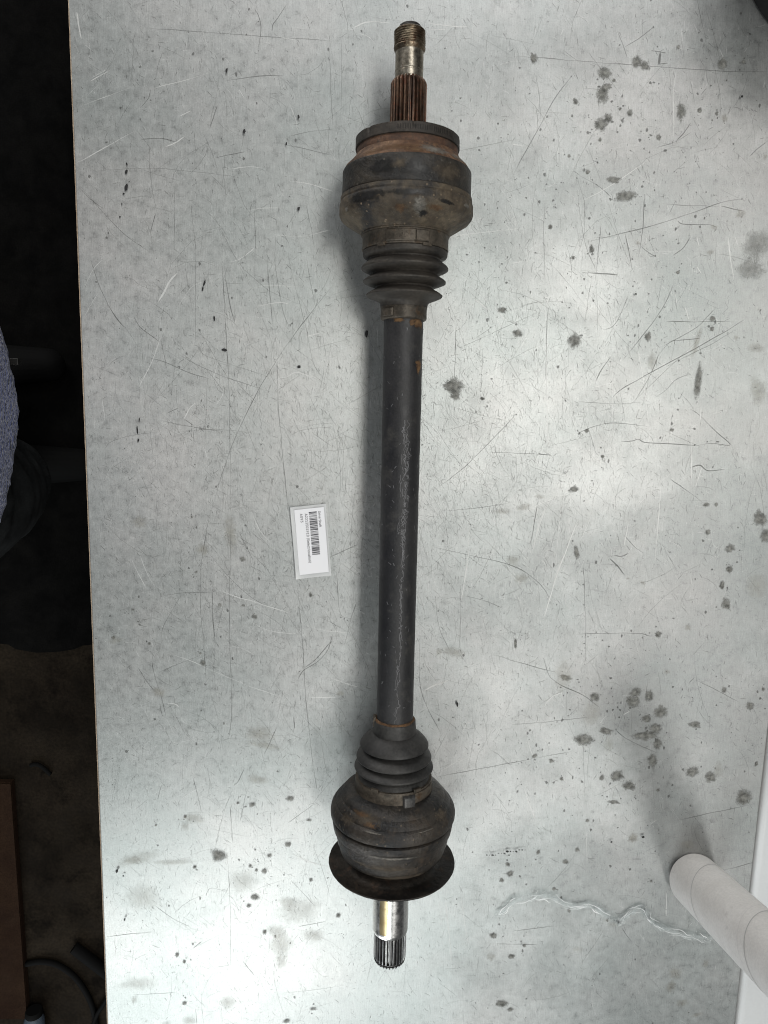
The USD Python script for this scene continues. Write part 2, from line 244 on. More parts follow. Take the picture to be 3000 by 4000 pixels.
# --- marks of wear on the sheet
def S6(o, k, pts): return [(o[0] + x * k, o[1] + y * k) for x, y in pts]
K6, K7, K8, K5, KR, KL = .6028, .6028, .7836, .6028, .7836, .6329
dark_lines = [
    # (points in photograph pixels, width in mm)
    (S6((300, 0), K6, [(430, 180), (900, 215), (1300, 243), (1659, 265)]), .5), (S6((300, 0), K6, [(1150, 55), (1180, 110), (1195, 190), (1175, 345)]), .9),
    (S6((300, 0), K6, [(970, 520), (1200, 490), (1340, 490)]), .8), (S6((300, 0), K6, [(415, 905), (540, 895), (640, 920)]), 1.1),
    (S6((300, 0), K6, [(475, 590), (460, 640), (410, 700)]), .8), (S6((300, 0), K6, [(20, 1200), (130, 1330), (300, 1510), (480, 1640)]), .6),
    (S6((300, 0), K6, [(15, 1215), (90, 1290), (170, 1350)]), .9), (S6((300, 0), K6, [(510, 1385), (475, 1510)]), 1.2), (S6((300, 0), K6, [(635, 1200), (630, 1640)]), .6),
    (S6((300, 0), K6, [(740, 1320), (770, 1620)]), .8), (S6((300, 0), K6, [(830, 890), (880, 1000), (920, 1120)]), .6), (S6((300, 0), K6, [(1155, 1310), (1155, 1659)]), .6),
    (S6((300, 0), K6, [(900, 1025), (1000, 1000), (1090, 985)]), .8), (S6((300, 0), K6, [(1360, 30), (1300, 120), (1270, 160), (1262, 205)]), .9),
    (S6((300, 0), K6, [(1315, 1525), (1355, 1545), (1375, 1580)]), 1.0), (S6((300, 0), K6, [(1490, 1330), (1540, 1600)]), .7), (S6((300, 0), K6, [(910, 680), (860, 830)]), .9),
    (S6((300, 0), K6, [(1385, 880), (1500, 855), (1659, 840)]), .7), (S6((300, 0), K6, [(1290, 920), (1659, 1010)]), .5), (S6((300, 0), K6, [(1635, 280), (1645, 600), (1659, 800)]), .5),
    (S6((300, 0), K6, [(560, 330), (520, 450), (500, 620)]), .4), (S6((300, 0), K6, [(80, 1110), (500, 1090), (1000, 1140)]), .35), (S6((300, 0), K6, [(960, 1000), (945, 1200)]), .6),
    (S6((300, 1000), K7, [(940, 50), (955, 300), (970, 560), (985, 800), (992, 1100), (1000, 1659)]), .8), (S6((300, 1000), K7, [(1659, 190), (1460, 440), (1300, 670), (1150, 920), (1010, 1220), (940, 1420), (870, 1659)]), .7),
    (S6((300, 1000), K7, [(1300, 660), (1303, 900), (1330, 1240), (1370, 1659)]), .8), (S6((300, 1000), K7, [(90, 30), (150, 200), (210, 330), (270, 420), (320, 470)]), 1.3),
    (S6((300, 1000), K7, [(180, 1255), (210, 1215), (270, 1185), (380, 1160), (510, 1140)]), .8), (S6((300, 1000), K7, [(770, 20), (768, 580)]), .45), (S6((300, 1000), K7, [(768, 570), (830, 640), (990, 700), (1240, 780)]), .5),
    (S6((300, 1000), K7, [(1370, 0), (1420, 220), (1480, 440), (1530, 680), (1600, 800)]), .6), (S6((300, 1000), K7, [(960, 120), (990, 300), (1020, 430)]), 1.1), (S6((300, 1000), K7, [(545, 540), (570, 660), (580, 730)]), .9),
    (S6((300, 1000), K7, [(450, 650), (600, 700), (740, 760), (870, 800)]), .7), (S6((300, 1000), K7, [(370, 390), (420, 470), (540, 560)]), .7), (S6((300, 1000), K7, [(660, 640), (900, 760), (1280, 890)]), .5),
    (S6((300, 1000), K7, [(1230, 0), (1270, 440)]), .7), (S6((300, 1000), K7, [(1155, 0), (1150, 170)]), .6), (S6((300, 1000), K7, [(540, 1065), (760, 1110), (950, 1135)]), .6),
    (S6((300, 1000), K7, [(1380, 1165), (1450, 1130), (1560, 1115), (1659, 1105)]), .6), (S6((300, 1000), K7, [(1530, 1150), (1659, 1240)]), .6), (S6((300, 1000), K7, [(580, 1020), (660, 985)]), 1.2),
    (S6((300, 1000), K7, [(885, 800), (910, 860), (950, 895)]), .8), (S6((300, 1000), K7, [(700, 1060), (760, 1100)]), .7), (S6((300, 1000), K7, [(1280, 30), (1330, 330), (1380, 470)]), .5), (S6((300, 1000), K7, [(1490, 20), (1560, 420)]), .5),
    (S6((350, 2000), KL, [(745, 0), (715, 160), (690, 330), (682, 480), (690, 660), (710, 880), (720, 1075)]), .7), (S6((350, 2000), KL, [(875, 0), (870, 300), (862, 560), (866, 880), (878, 1150), (872, 1310), (855, 1415)]), .7),
    (S6((350, 2000), KL, [(455, 515), (580, 500), (770, 492)]), .9), (S6((350, 2000), KL, [(730, 245), (860, 400), (990, 520), (1090, 580)]), .7), (S6((350, 2000), KL, [(755, 490), (760, 620), (775, 810)]), 1.0),
    (S6((350, 2000), KL, [(560, 520), (500, 620), (450, 720), (445, 790)]), .6), (S6((350, 2000), KL, [(382, 920), (400, 1010), (440, 1130), (472, 1275)]), 1.0), (S6((350, 2000), KL, [(300, 960), (350, 1040), (395, 1095)]), .7),
    (S6((350, 2000), KL, [(435, 1180), (447, 1250)]), 1.0), (S6((350, 2000), KL, [(1282, 420), (1300, 640), (1320, 900), (1335, 1150), (1380, 1580)]), .8), (S6((350, 2000), KL, [(1500, 755), (1470, 850), (1410, 920), (1325, 975), (1285, 1035)]), 1.0),
    (S6((350, 2000), KL, [(1490, 800), (1400, 905), (1330, 960)]), .9), (S6((350, 2000), KL, [(920, 115), (960, 200), (1010, 300)]), .8), (S6((350, 2000), KL, [(1525, 370), (1535, 560), (1550, 640)]), .6),
    (S6((350, 2000), KL, [(425, 990), (520, 950), (680, 885)]), .7), (S6((350, 2000), KL, [(1155, 1330), (1110, 1430), (1075, 1500)]), .8), (S6((350, 2000), KL, [(1480, 280), (1659, 200)]), .7), (S6((350, 2000), KL, [(1260, 1260), (1265, 1340)]), 1.1),
    (S6((350, 3000), KL, [(445, 105), (420, 195)]), 1.0), (S6((350, 3000), KL, [(640, 60), (670, 180), (690, 270)]), .8), (S6((350, 3000), KL, [(870, 235), (880, 460)]), 1.1), (S6((350, 3000), KL, [(855, 590), (870, 900), (868, 1240)]), .6),
    (S6((350, 3000), KL, [(715, 785), (750, 742), (850, 765)]), .8), (S6((350, 3000), KL, [(400, 845), (500, 920), (620, 980)]), .8), (S6((350, 3000), KL, [(100, 1045), (240, 1025), (380, 1015)]), .8), (S6((350, 3000), KL, [(690, 1070), (640, 1110)]), 1.2),
    (S6((350, 3000), KL, [(260, 1398), (430, 1392), (530, 1385)]), .9), (S6((350, 3000), KL, [(945, 1190), (1020, 1285)]), .8), (S6((350, 3000), KL, [(1240, 690), (1390, 850)]), .8), (S6((350, 3000), KL, [(1290, 980), (1460, 945)]), .8),
    (S6((350, 3000), KL, [(1385, 0), (1400, 130)]), .8), (S6((350, 3000), KL, [(955, 0), (920, 80), (890, 110)]), .9), (S6((350, 3000), KL, [(970, 140), (930, 330)]), .8), (S6((350, 3000), KL, [(1220, 340), (1390, 220)]), .7),
    (S6((350, 3000), KL, [(655, 1480), (660, 1580)]), .8), (S6((350, 3000), KL, [(780, 1230), (870, 1215)]), .9),
    (S6((1700, 1100), KR, [(0, 1325), (160, 1362), (330, 1400), (450, 1450), (540, 1530), (585, 1620)]), .9), (S6((1700, 1100), KR, [(1540, 190), (1400, 275), (1100, 440), (940, 530), (880, 580)]), 1.0), (S6((1700, 1100), KR, [(1500, 240), (1350, 325), (1150, 425)]), .6),
    (S6((1700, 1100), KR, [(925, 800), (985, 795), (1015, 787), (1050, 803), (1180, 810), (1320, 818)]), 1.2), (S6((1700, 1100), KR, [(1320, 815), (1380, 806), (1470, 815), (1400, 750), (1320, 668), (1270, 635)]), .9),
    (S6((1700, 1100), KR, [(1265, 930), (1320, 916), (1360, 942), (1445, 935)]), 1.3), (S6((1700, 1100), KR, [(0, 1035), (150, 920), (300, 770), (460, 600)]), .7), (S6((1700, 1100), KR, [(510, 860), (580, 865)]), 1.1), (S6((1700, 1100), KR, [(270, 850), (500, 858)]), .6),
    (S6((1700, 1100), KR, [(965, 50), (930, 150), (890, 220), (835, 240)]), .9), (S6((1700, 1100), KR, [(775, 10), (760, 100), (745, 200)]), 1.0), (S6((1700, 1100), KR, [(1120, 350), (1080, 450), (1000, 590)]), 1.1), (S6((1700, 1100), KR, [(880, 370), (830, 440), (800, 500)]), 1.2),
    (S6((1700, 1100), KR, [(1170, 980), (1250, 1040), (1340, 1105)]), 1.0), (S6((1700, 1100), KR, [(1190, 5), (1140, 120), (1040, 260), (920, 410)]), .7), (S6((1700, 1100), KR, [(560, 130), (552, 480)]), .7), (S6((1700, 1100), KR, [(104, 210), (95, 480)]), .6), (S6((1700, 1100), KR, [(240, 330), (225, 560)]), .6),
    (S6((1700, 1100), KR, [(940, 1265), (990, 1320), (1040, 1355)]), 1.0), (S6((1700, 1100), KR, [(890, 1365), (930, 1370), (965, 1355)]), 1.3), (S6((1700, 1100), KR, [(870, 1380), (910, 1420), (945, 1465)]), 1.5), (S6((1700, 1100), KR, [(120, 330), (300, 250), (520, 150)]), .6),
    (S6((1700, 1100), KR, [(1090, 580), (1150, 540), (1200, 490), (1270, 460)]), .8), (S6((1700, 1100), KR, [(1160, 298), (1320, 283)]), .9), (S6((1700, 1100), KR, [(1150, 200), (1490, 200)]), .9), (S6((1700, 1100), KR, [(1400, 130), (1300, 230), (1140, 320)]), .6),
    (S6((1700, 1100), KR, [(700, 760), (800, 720), (900, 705), (1070, 722)]), .7), (S6((1700, 1100), KR, [(510, 1100), (490, 1230), (470, 1320)]), 1.4), (S6((1700, 1100), KR, [(1720 - 1700, 1145), (200, 1128), (400, 1100)]), .6), (S6((1700, 1100), KR, [(720, 600), (900, 610), (1040, 600)]), .8),
    (S6((1700, 2200), K8, [(540, 470), (570, 560), (615, 600), (740, 660), (820, 720)]), 1.1), (S6((1700, 2200), K8, [(290, 455), (420, 495), (600, 545)]), 1.0), (S6((1700, 2200), K8, [(0, 160), (20, 320), (70, 430)]), .7), (S6((1700, 2200), K8, [(900, 830), (960, 880), (1110, 945)]), 1.2),
    (S6((1700, 2200), K8, [(700, 355), (860, 350), (1000, 348), (1080, 365)]), .8), (S6((1700, 2200), K8, [(1290, 580), (1400, 630), (1520, 695)]), .8), (S6((1700, 2200), K8, [(0, 1065), (250, 1020), (480, 975), (700, 935)]), .7), (S6((1700, 2200), K8, [(380, 805), (560, 790), (780, 765)]), .6),
    (S6((1700, 2200), K8, [(140, 160), (240, 185), (340, 225)]), .7), (S6((1700, 2200), K8, [(740, 0), (748, 300), (752, 480)]), .5), (S6((1700, 2200), K8, [(125, 100), (125, 380)]), .5), (S6((1700, 2200), K8, [(440, 300), (400, 410)]), .5), (S6((1700, 2200), K8, [(1210, 1280), (1400, 1240), (1590, 1200)]), .7),
    (S6((1900, 3200), .663, [(1390, 300), (1480, 280), (1569, 255)]), .8), (S6((1900, 3200), .663, [(1270, 585), (1420, 540), (1500, 400)]), .5), (S6((1900, 3200), .663, [(60, 735), (300, 738)]), .8), (S6((1900, 3200), .663, [(800, 640), (830, 690), (855, 720)]), .7), (S6((1900, 3200), .663, [(150, 660), (390, 630)]), .7), (S6((1900, 3200), .663, [(560, 850), (700, 640)]), .4),
    (S6((2000, 100), K5, [(0, 197), (250, 215), (500, 235), (760, 255), (1100, 280), (1400, 297), (1659, 300)]), .6), (S6((2000, 100), K5, [(0, 985), (80, 830), (180, 650), (290, 455), (410, 300)]), .7), (S6((2000, 100), K5, [(480, 1405), (740, 1340), (930, 1290), (1180, 1210), (1380, 1140), (1500, 1128)]), .9),
    (S6((2000, 100), K5, [(1070, 1265), (1110, 1285), (1300, 1290)]), 1.0), (S6((2000, 100), K5, [(1160, 630), (1110, 700), (1065, 745)]), 1.1), (S6((2000, 100), K5, [(1065, 1130), (1020, 1215)]), .9), (S6((2000, 100), K5, [(830, 1425), (880, 1470), (940, 1500)]), 1.1), (S6((2000, 100), K5, [(1155, 1370), (1110, 1440), (1040, 1490)]), 1.2),
    (S6((2000, 100), K5, [(490, 1600), (600, 1608), (690, 1618)]), 1.8), (S6((2000, 100), K5, [(860, 1100), (850, 1280), (820, 1500)]), 1.1), (S6((2000, 100), K5, [(680, 30), (720, 130), (745, 210)]), .5), (S6((2000, 100), K5, [(730, 1340), (760, 1480), (780, 1580)]), .8), (S6((2000, 100), K5, [(1659, 745), (1590, 800), (1540, 850)]), 1.2), (S6((2000, 100), K5, [(420, 960), (560, 1040), (640, 1110)]), .7),
    (S6((2000, 100), K5, [(920, 165), (960, 172), (1000, 178)]), 1.6), (S6((2000, 100), K5, [(940, 252), (1010, 245)]), 1.6), (S6((2000, 100), K5, [(960, 175), (950, 250)]), 2.4), (S6((2000, 100), K5, [(1350, 1170), (1500, 1200)]), 1.2), (S6((2000, 100), K5, [(1000, 1160), (1350, 1175)]), .6), (S6((2000, 100), K5, [(210, 1150), (205, 1400), (215, 1650)]), .6), (S6((2000, 100), K5, [(150, 300), (175, 450), (185, 620)]), .5),
    (S6((2000, 100), K5, [(730, 140), (830, 80), (920, 10)]), .6), (S6((2000, 100), K5, [(940, 790), (1060, 750), (1160, 690)]), .5), (S6((2000, 100), K5, [(580, 1280), (560, 1450), (540, 1659)]), .6), (S6((2000, 100), K5, [(420, 1060), (470, 1400), (540, 1580)]), .6),
    ([(1640, 2500), (1645, 2700), (1720, 2860)], .7), ([(1395, 2350), (1370, 2420), (1345, 2520)], .8), ([(1355, 1580), (1500, 1500)], .4)]
light_lines = [
    (S6((300, 0), K6, [(0, 1055), (150, 975), (260, 915), (370, 855)]), 1.0), (S6((300, 0), K6, [(575, 950), (640, 925), (700, 885)]), 1.2), (S6((300, 0), K6, [(670, 755), (740, 720)]), 1.6), (S6((300, 0), K6, [(490, 575), (700, 520), (930, 450)]), .6), (S6((300, 0), K6, [(1000, 1095), (1120, 1080), (1200, 1085)]), .8),
    (S6((300, 0), K6, [(1095, 1365), (1200, 1350), (1330, 1350)]), .8), (S6((300, 0), K6, [(0, 700), (180, 630), (370, 560)]), .5), (S6((300, 0), K6, [(85, 530), (220, 450)]), .9), (S6((300, 0), K6, [(90, 510), (200, 450)]), .5), (S6((300, 0), K6, [(1325, 243), (1415, 258)]), 1.4), (S6((300, 0), K6, [(810, 190), (850, 320)]), .5),
    (S6((300, 0), K6, [(1270, 1520), (1470, 1530), (1640, 1490)]), .8), (S6((300, 0), K6, [(1085, 1659), (1150, 1610)]), 1.2), (S6((300, 0), K6, [(0, 80), (15, 180), (30, 255)]), 1.6), (S6((300, 0), K6, [(1380, 680), (1420, 780), (1430, 850)]), .7), (S6((300, 0), K6, [(1050, 580), (1085, 640)]), .8), (S6((300, 0), K6, [(1370, 1170), (1500, 1190), (1659, 1240)]), .9),
    (S6((300, 1000), K7, [(45, 400), (95, 310), (145, 230)]), 1.0), (S6((300, 1000), K7, [(160, 30), (105, 90), (50, 200)]), .7), (S6((300, 1000), K7, [(525, 300), (560, 240), (600, 170), (655, 110)]), 2.2), (S6((300, 1000), K7, [(695, 1055), (730, 990), (770, 950)]), 1.6), (S6((300, 1000), K7, [(905, 965), (940, 915), (955, 870)]), 1.4), (S6((300, 1000), K7, [(1285, 825), (1310, 795), (1360, 785), (1420, 755), (1500, 775), (1560, 790)]), 1.2),
    (S6((300, 1000), K7, [(655, 330), (740, 210), (830, 160)]), .6), (S6((300, 1000), K7, [(885, 790), (905, 730), (915, 670)]), .9), (S6((300, 1000), K7, [(1150, 402), (1240, 404)]), .8), (S6((300, 1000), K7, [(1160, 330), (1300, 300), (1380, 315)]), .8), (S6((300, 1000), K7, [(1485, 522), (1575, 498)]), 1.2), (S6((300, 1000), K7, [(540, 540), (480, 700), (395, 860)]), 1.0), (S6((300, 1000), K7, [(1000, 40), (1050, 25), (1085, 0)]), 1.2),
    (S6((300, 1000), K7, [(610, 380), (540, 540), (500, 640)]), .5), (S6((300, 1000), K7, [(1080, 220), (1250, 190), (1460, 200)]), .5), (S6((300, 1000), K7, [(110, 1045), (118, 1120)]), .8), (S6((300, 1000), K7, [(165, 930), (180, 1070)]), .7), (S6((300, 1000), K7, [(820, 1230), (850, 1330)]), .7),
    (S6((350, 2000), KL, [(755, 90), (860, 130), (915, 140)]), .9), (S6((350, 2000), KL, [(1000, 0), (1050, 110), (1120, 190)]), .8), (S6((350, 2000), KL, [(790, 478), (900, 520), (1050, 565), (1250, 630)]), .9), (S6((350, 2000), KL, [(1310, 690), (1450, 730), (1600, 745)]), .9), (S6((350, 2000), KL, [(980, 670), (1120, 735), (1290, 750)]), .8), (S6((350, 2000), KL, [(870, 825), (950, 845), (1015, 880)]), 1.0),
    (S6((350, 2000), KL, [(485, 1180), (530, 1188), (552, 1205)]), 1.2), (S6((350, 2000), KL, [(1350, 1147), (1520, 1143)]), 1.2), (S6((350, 2000), KL, [(310, 265), (350, 370), (410, 470)]), .8), (S6((350, 2000), KL, [(260, 290), (300, 380), (350, 470)]), .8), (S6((350, 2000), KL, [(515, 880), (650, 930), (900, 1040), (1200, 1150)]), .7), (S6((350, 2000), KL, [(1485, 1022), (1600, 1065), (1659, 1075)]), .8), (S6((350, 2000), KL, [(510, 1425), (610, 1412)]), .8), (S6((350, 2000), KL, [(975, 20), (990, 300)]), .3),
    (S6((350, 3000), KL, [(570, 188), (640, 140), (710, 110)]), 1.2), (S6((350, 3000), KL, [(1255, 530), (1360, 580), (1470, 610)]), 1.6), (S6((350, 3000), KL, [(845, 470), (852, 600)]), 1.4), (S6((350, 3000), KL, [(1300, 1155), (1340, 1080), (1410, 1000)]), 1.2), (S6((350, 3000), KL, [(555, 560), (640, 552)]), 1.0), (S6((350, 3000), KL, [(155, 1040), (160, 1165)]), .9), (S6((350, 3000), KL, [(185, 1050), (190, 1145)]), .7), (S6((350, 3000), KL, [(200, 1210), (230, 1260)]), 1.0), (S6((350, 3000), KL, [(885, 322), (945, 322)]), .8),
    (S6((1700, 1100), KR, [(552, 280), (556, 520), (560, 720), (566, 858)]), 1.5), (S6((1700, 1100), KR, [(800, 850), (775, 930), (750, 1020), (743, 1070)]), 2.0), (S6((1700, 1100), KR, [(733, 1065), (720, 1145)]), 1.6), (S6((1700, 1100), KR, [(710, 1190), (680, 1270), (640, 1370), (605, 1470), (585, 1530)]), 2.0), (S6((1700, 1100), KR, [(190, 85), (265, 143)]), 1.2), (S6((1700, 1100), KR, [(295, 125), (352, 195)]), 1.4), (S6((1700, 1100), KR, [(305, 190), (335, 232)]), 1.0), (S6((1700, 1100), KR, [(0, 170), (50, 215), (90, 260)]), 1.2),
    (S6((1700, 1100), KR, [(688, 400), (695, 450), (720, 500)]), 1.2), (S6((1700, 1100), KR, [(780, 530), (890, 505)]), 1.0), (S6((1700, 1100), KR, [(1005, 320), (1035, 480), (1055, 640), (1075, 860)]), .9), (S6((1700, 1100), KR, [(1325, 630), (1320, 690)]), 2.2), (S6((1700, 1100), KR, [(1280, 780), (1275, 1020)]), 1.6), (S6((1700, 1100), KR, [(1330, 925), (1298, 1025)]), 1.2), (S6((1700, 1100), KR, [(880, 400), (890, 800), (895, 1200)]), .6),
    (S6((1700, 1100), KR, [(185, 1040), (170, 1250), (165, 1362), (150, 1520)]), .9), (S6((1700, 1100), KR, [(590, 1050), (540, 1160), (500, 1290), (480, 1365)]), 1.1), (S6((1700, 1100), KR, [(575, 1060), (520, 1200), (490, 1330)]), .8), (S6((1700, 1100), KR, [(365, 1195), (520, 1110), (640, 1060)]), .7), (S6((1700, 1100), KR, [(820, 980), (780, 1160), (720, 1300)]), .7), (S6((1700, 1100), KR, [(1125, 980), (1115, 1160), (1095, 1390)]), 1.3), (S6((1700, 1100), KR, [(355, 695), (365, 790)]), 1.0), (S6((1700, 1100), KR, [(245, 935), (280, 985)]), 1.0), (S6((1700, 1100), KR, [(640, 1060), (665, 1043)]), 1.8), (S6((1700, 1100), KR, [(635, 1070), (615, 1240), (600, 1420)]), .6), (S6((1700, 1100), KR, [(1245, 130), (1262, 190)]), 1.0), (S6((1700, 1100), KR, [(1195, 60), (1205, 110)]), .9), (S6((1700, 1100), KR, [(965, 1200), (940, 1320)]), .9), (S6((1700, 1100), KR, [(125, 800), (130, 1040)]), .6),
    (S6((1700, 2200), K8, [(630, 0), (590, 110), (555, 230), (545, 270)]), 1.6), (S6((1700, 2200), K8, [(160, 0), (130, 190)]), 1.0), (S6((1700, 2200), K8, [(540, 720), (560, 690), (590, 660), (640, 645)]), 1.2), (S6((1700, 2200), K8, [(0, 610), (30, 600), (70, 580)]), 1.6), (S6((1700, 2200), K8, [(440, 1120), (470, 1200), (498, 1270)]), 1.4), (S6((1700, 2200), K8, [(445, 830), (480, 940), (530, 1060)]), 1.0), (S6((1700, 2200), K8, [(20, 1040), (110, 990), (190, 960)]), .9), (S6((1700, 2200), K8, [(820, 800), (850, 760)]), 1.0), (S6((1700, 2200), K8, [(940, 755), (970, 738)]), 1.2), (S6((1700, 2200), K8, [(130, 530), (220, 490), (330, 450)]), .7), (S6((1700, 2200), K8, [(1090, 185), (1180, 175)]), .6),
    (S6((1700, 2200), K8, [(140, 840), (155, 800), (175, 790)]), 1.0), (S6((1900, 3200), .663, [(1062, 430), (1058, 570)]), 1.4), (S6((1900, 3200), .663, [(585, 70), (595, 250)]), 1.0), (S6((1900, 3200), .663, [(245, 0), (255, 80)]), 1.0), (S6((1900, 3200), .663, [(630, 630), (638, 760)]), .6),
    (S6((2000, 100), K5, [(1065, 290), (1048, 400), (1045, 500), (1050, 640), (1045, 740)]), 1.1), (S6((2000, 100), K5, [(1100, 30), (1103, 110)]), 1.2), (S6((2000, 100), K5, [(335, 20), (315, 65)]), 1.0), (S6((2000, 100), K5, [(450, 1140), (620, 1050), (900, 860)]), .8), (S6((2000, 100), K5, [(1400, 1370), (1420, 1540), (1440, 1650)]), 1.8), (S6((2000, 100), K5, [(1195, 1370), (1210, 1430)]), 1.2), (S6((2000, 100), K5, [(1195, 1560), (1225, 1605)]), 1.2), (S6((2000, 100), K5, [(0, 770), (70, 775)]), 1.4), (S6((2000, 100), K5, [(210, 1545), (250, 1580)]), 1.2), (S6((2000, 100), K5, [(1445, 1370), (1460, 1420)]), 1.2), (S6((2000, 100), K5, [(0, 1540), (60, 1530)]), .8),
    ([(1690, 940), (1800, 920), (2050, 890)], .9), ([(1655, 2700), (1690, 2680), (1745, 2660)], 2.0), ([(1380, 110), (1440, 85), (1530, 90)], 1.2), ([(1660, 92), (1790, 105), (1830, 103)], 1.0), ([(1680, 113), (1740, 115)], .9), ([(1345, 115), (1390, 112)], .8), ([(1400, 130), (1440, 145), (1465, 170)], .9),
    ([(1800, 3500), (1830, 3700)], .8), ([(1735, 3470), (1760, 3700), (1765, 3760)], .9), ([(1710, 3480), (1728, 3620)], .7), ([(1610, 3630), (1615, 3690)], .8)]
def lines_mesh(lines, z, wob):
    ms = []
    for pts, w in lines:
        P = spline_pts([T(x, y)[:2] for x, y in pts], 10)
        L = np.linalg.norm(np.diff(P, axis=0), axis=1).sum()
        ph = rng.uniform(0, 99); s = np.linspace(0, L, len(P))
        q = np.c_[s * 60 + ph, np.zeros(len(P)), np.zeros(len(P))]
        wn = meshkit.noise(q, 3) ; t = np.linspace(0, 1, len(P))
        wid = w * 1e-3 * wob * (0.35 + 1.1 * wn) * np.minimum(1, 6 * np.minimum(t, 1 - t) + 0.15)
        P = P + 0.0006 * (np.c_[meshkit.noise(q * 1.3, 5), meshkit.noise(q * 1.3, 6)] - 0.5)
        ms.append(ribbon(P, wid, z))
    return cat_mesh(ms)
dark_m = veil('dark_scratch', (0.10, 0.10, 0.095), 0.55, 0.5, 0.46)
light_m = veil('bright_scratch', (0.95, 0.95, 0.93), 0.55, 0.4, 0.52)
soft_dark_m = veil('fine_dark_scratch', (0.11, 0.11, 0.10), 0.5, 0.5, 0.40)
soft_light_m = veil('fine_bright_scratch', (0.93, 0.93, 0.92), 0.5, 0.6, 0.42)
obj('scratches', lines_mesh(dark_lines, ZT + 0.00012, 0.62), dark_m, bench, smooth=False, kind='stuff', label='long dark scratches across the metal')
obj('scratches', lines_mesh(light_lines, ZT + 0.00016, 0.55), light_m, bench, smooth=False, kind='stuff', label='bright scratches across the metal')
def inside_table(x, y):
    l = along(LE0, LE1, y)[0] + 0.003; r = along(RE0, RE1, y)[0] - 0.003
    return l < x < r
def density(px, py):
    """how worn the sheet is there: most beside the middle of the shaft."""
    a = math.exp(-((px - 1300) / 620) ** 2 - ((py - 2050) / 800) ** 2) + 0.9 * math.exp(-((px - 2050) / 500) ** 2 - ((py - 1750) / 600) ** 2)
    return 0.22 + a + 0.35 * math.exp(-((px - 900) / 500) ** 2 - ((py - 3600) / 600) ** 2)
def micro(n, z, lmin, lmax, wmin, wmax, seed):
    r = np.random.default_rng(seed); ms = []
    while len(ms) < n:
        px, py = r.uniform(260, 3000), r.uniform(-60, 4060)
        if r.uniform(0, 1.6) > density(px, py): continue
        c = T(px, py)[:2]
        if not inside_table(*c): continue
        L = math.exp(r.uniform(math.log(lmin), math.log(lmax)))
        a = r.choice([r.uniform(0, math.pi), r.normal(math.pi / 2, 0.25), r.normal(2.2, 0.35)]); k = r.normal(0, 0.5)
        t = np.linspace(-0.5, 0.5, 4); ang = a + k * t
        P = c + np.cumsum(np.c_[np.cos(ang), np.sin(ang)] * L / 4, axis=0)
        if not all(inside_table(*q) for q in P): continue
        ms.append(ribbon(P, r.uniform(wmin, wmax) * np.array([0.3, 1, 1, 0.3]), z))
    return cat_mesh(ms)
obj('fine_scratches', micro(17000, ZT + 0.00004, .001, .010, .00014, .00045, 1), soft_dark_m, bench, smooth=False, kind='stuff')
obj('fine_scratches', micro(8000, ZT + 0.00007, .001, .012, .00014, .0004, 2), soft_light_m, bench, smooth=False, kind='stuff')
obj('fine_scratches', micro(420, ZT + 0.00009, .02, .12, .00014, .0003, 3), soft_dark_m, bench, smooth=False, kind='stuff')

hair_m = veil('hairline_scratch', (0.12, 0.12, 0.11), 0.5, 0.5, 0.34)
obj('fine_scratches', micro(1900, ZT + 0.0001, .012, .055, .00012, .00028, 4), hair_m, bench, smooth=False, kind='stuff')
obj('fine_scratches', micro(900, ZT + 0.00011, .010, .045, .00012, .00028, 5), soft_light_m, bench, smooth=False, kind='stuff')

def blob(c, rx, ry, rot, seed, z, rough=0.35, rings=4, n=40):
    r = np.random.default_rng(seed); th = np.arange(n) / n * 2 * math.pi
    ph = r.uniform(0, 50)
    rad = 1 + rough * (meshkit.fbm(np.c_[np.cos(th) * 2 + ph, np.sin(th) * 2, np.zeros(n)], 4, seed) - 0.5) * 2
    V, fade = [np.array([c[0], c[1], z])], [1.0]
    for k in range(1, rings + 1):
        f = k / rings
        x, y = rx * rad * f * np.cos(th), ry * rad * f * np.sin(th)
        V.append(np.c_[c[0] + x * math.cos(rot) - y * math.sin(rot), c[1] + x * math.sin(rot) + y * math.cos(rot), np.full(n, z)]); fade += [1 - f ** 2] * n
    V = np.vstack(V); F = [[0, 1 + i, 1 + (i + 1) % n] for i in range(n)]
    for k in range(rings - 1):
        for i in range(n):
            a, b = 1 + k * n + i, 1 + k * n + (i + 1) % n; F += [[a, a + n, b + n], [a, b + n, b]]
    return V, np.array(F), np.array(fade)
stain_g = faded('grey_stain', (0.09, 0.09, 0.08), 0.6, 0.35, 0.56, 520, (0.26, 0.26, 0.24))
stain_b = faded('brown_stain', (0.16, 0.13, 0.095), 0.6, 0.45, 0.13, 520, (0.36, 0.33, 0.25))
stain_p = faded('pale_stain', (0.30, 0.28, 0.22), 0.6, 0.5, 0.11, 340, (0.5, 0.48, 0.42))
stain_f = faded('faint_smudge', (0.20, 0.20, 0.19), 0.6, 0.4, 0.3, 420, (0.34, 0.34, 0.32))
def PX(o, k, x, y, rx, ry=None): return (o[0] + x * k, o[1] + y * k, rx * k, (ry or rx) * k)
A, B, C8, D = (2000, 100), (1700, 2200), (1900, 3200), (1700, 1100)
E, G = (350, 2000), (350, 3000)
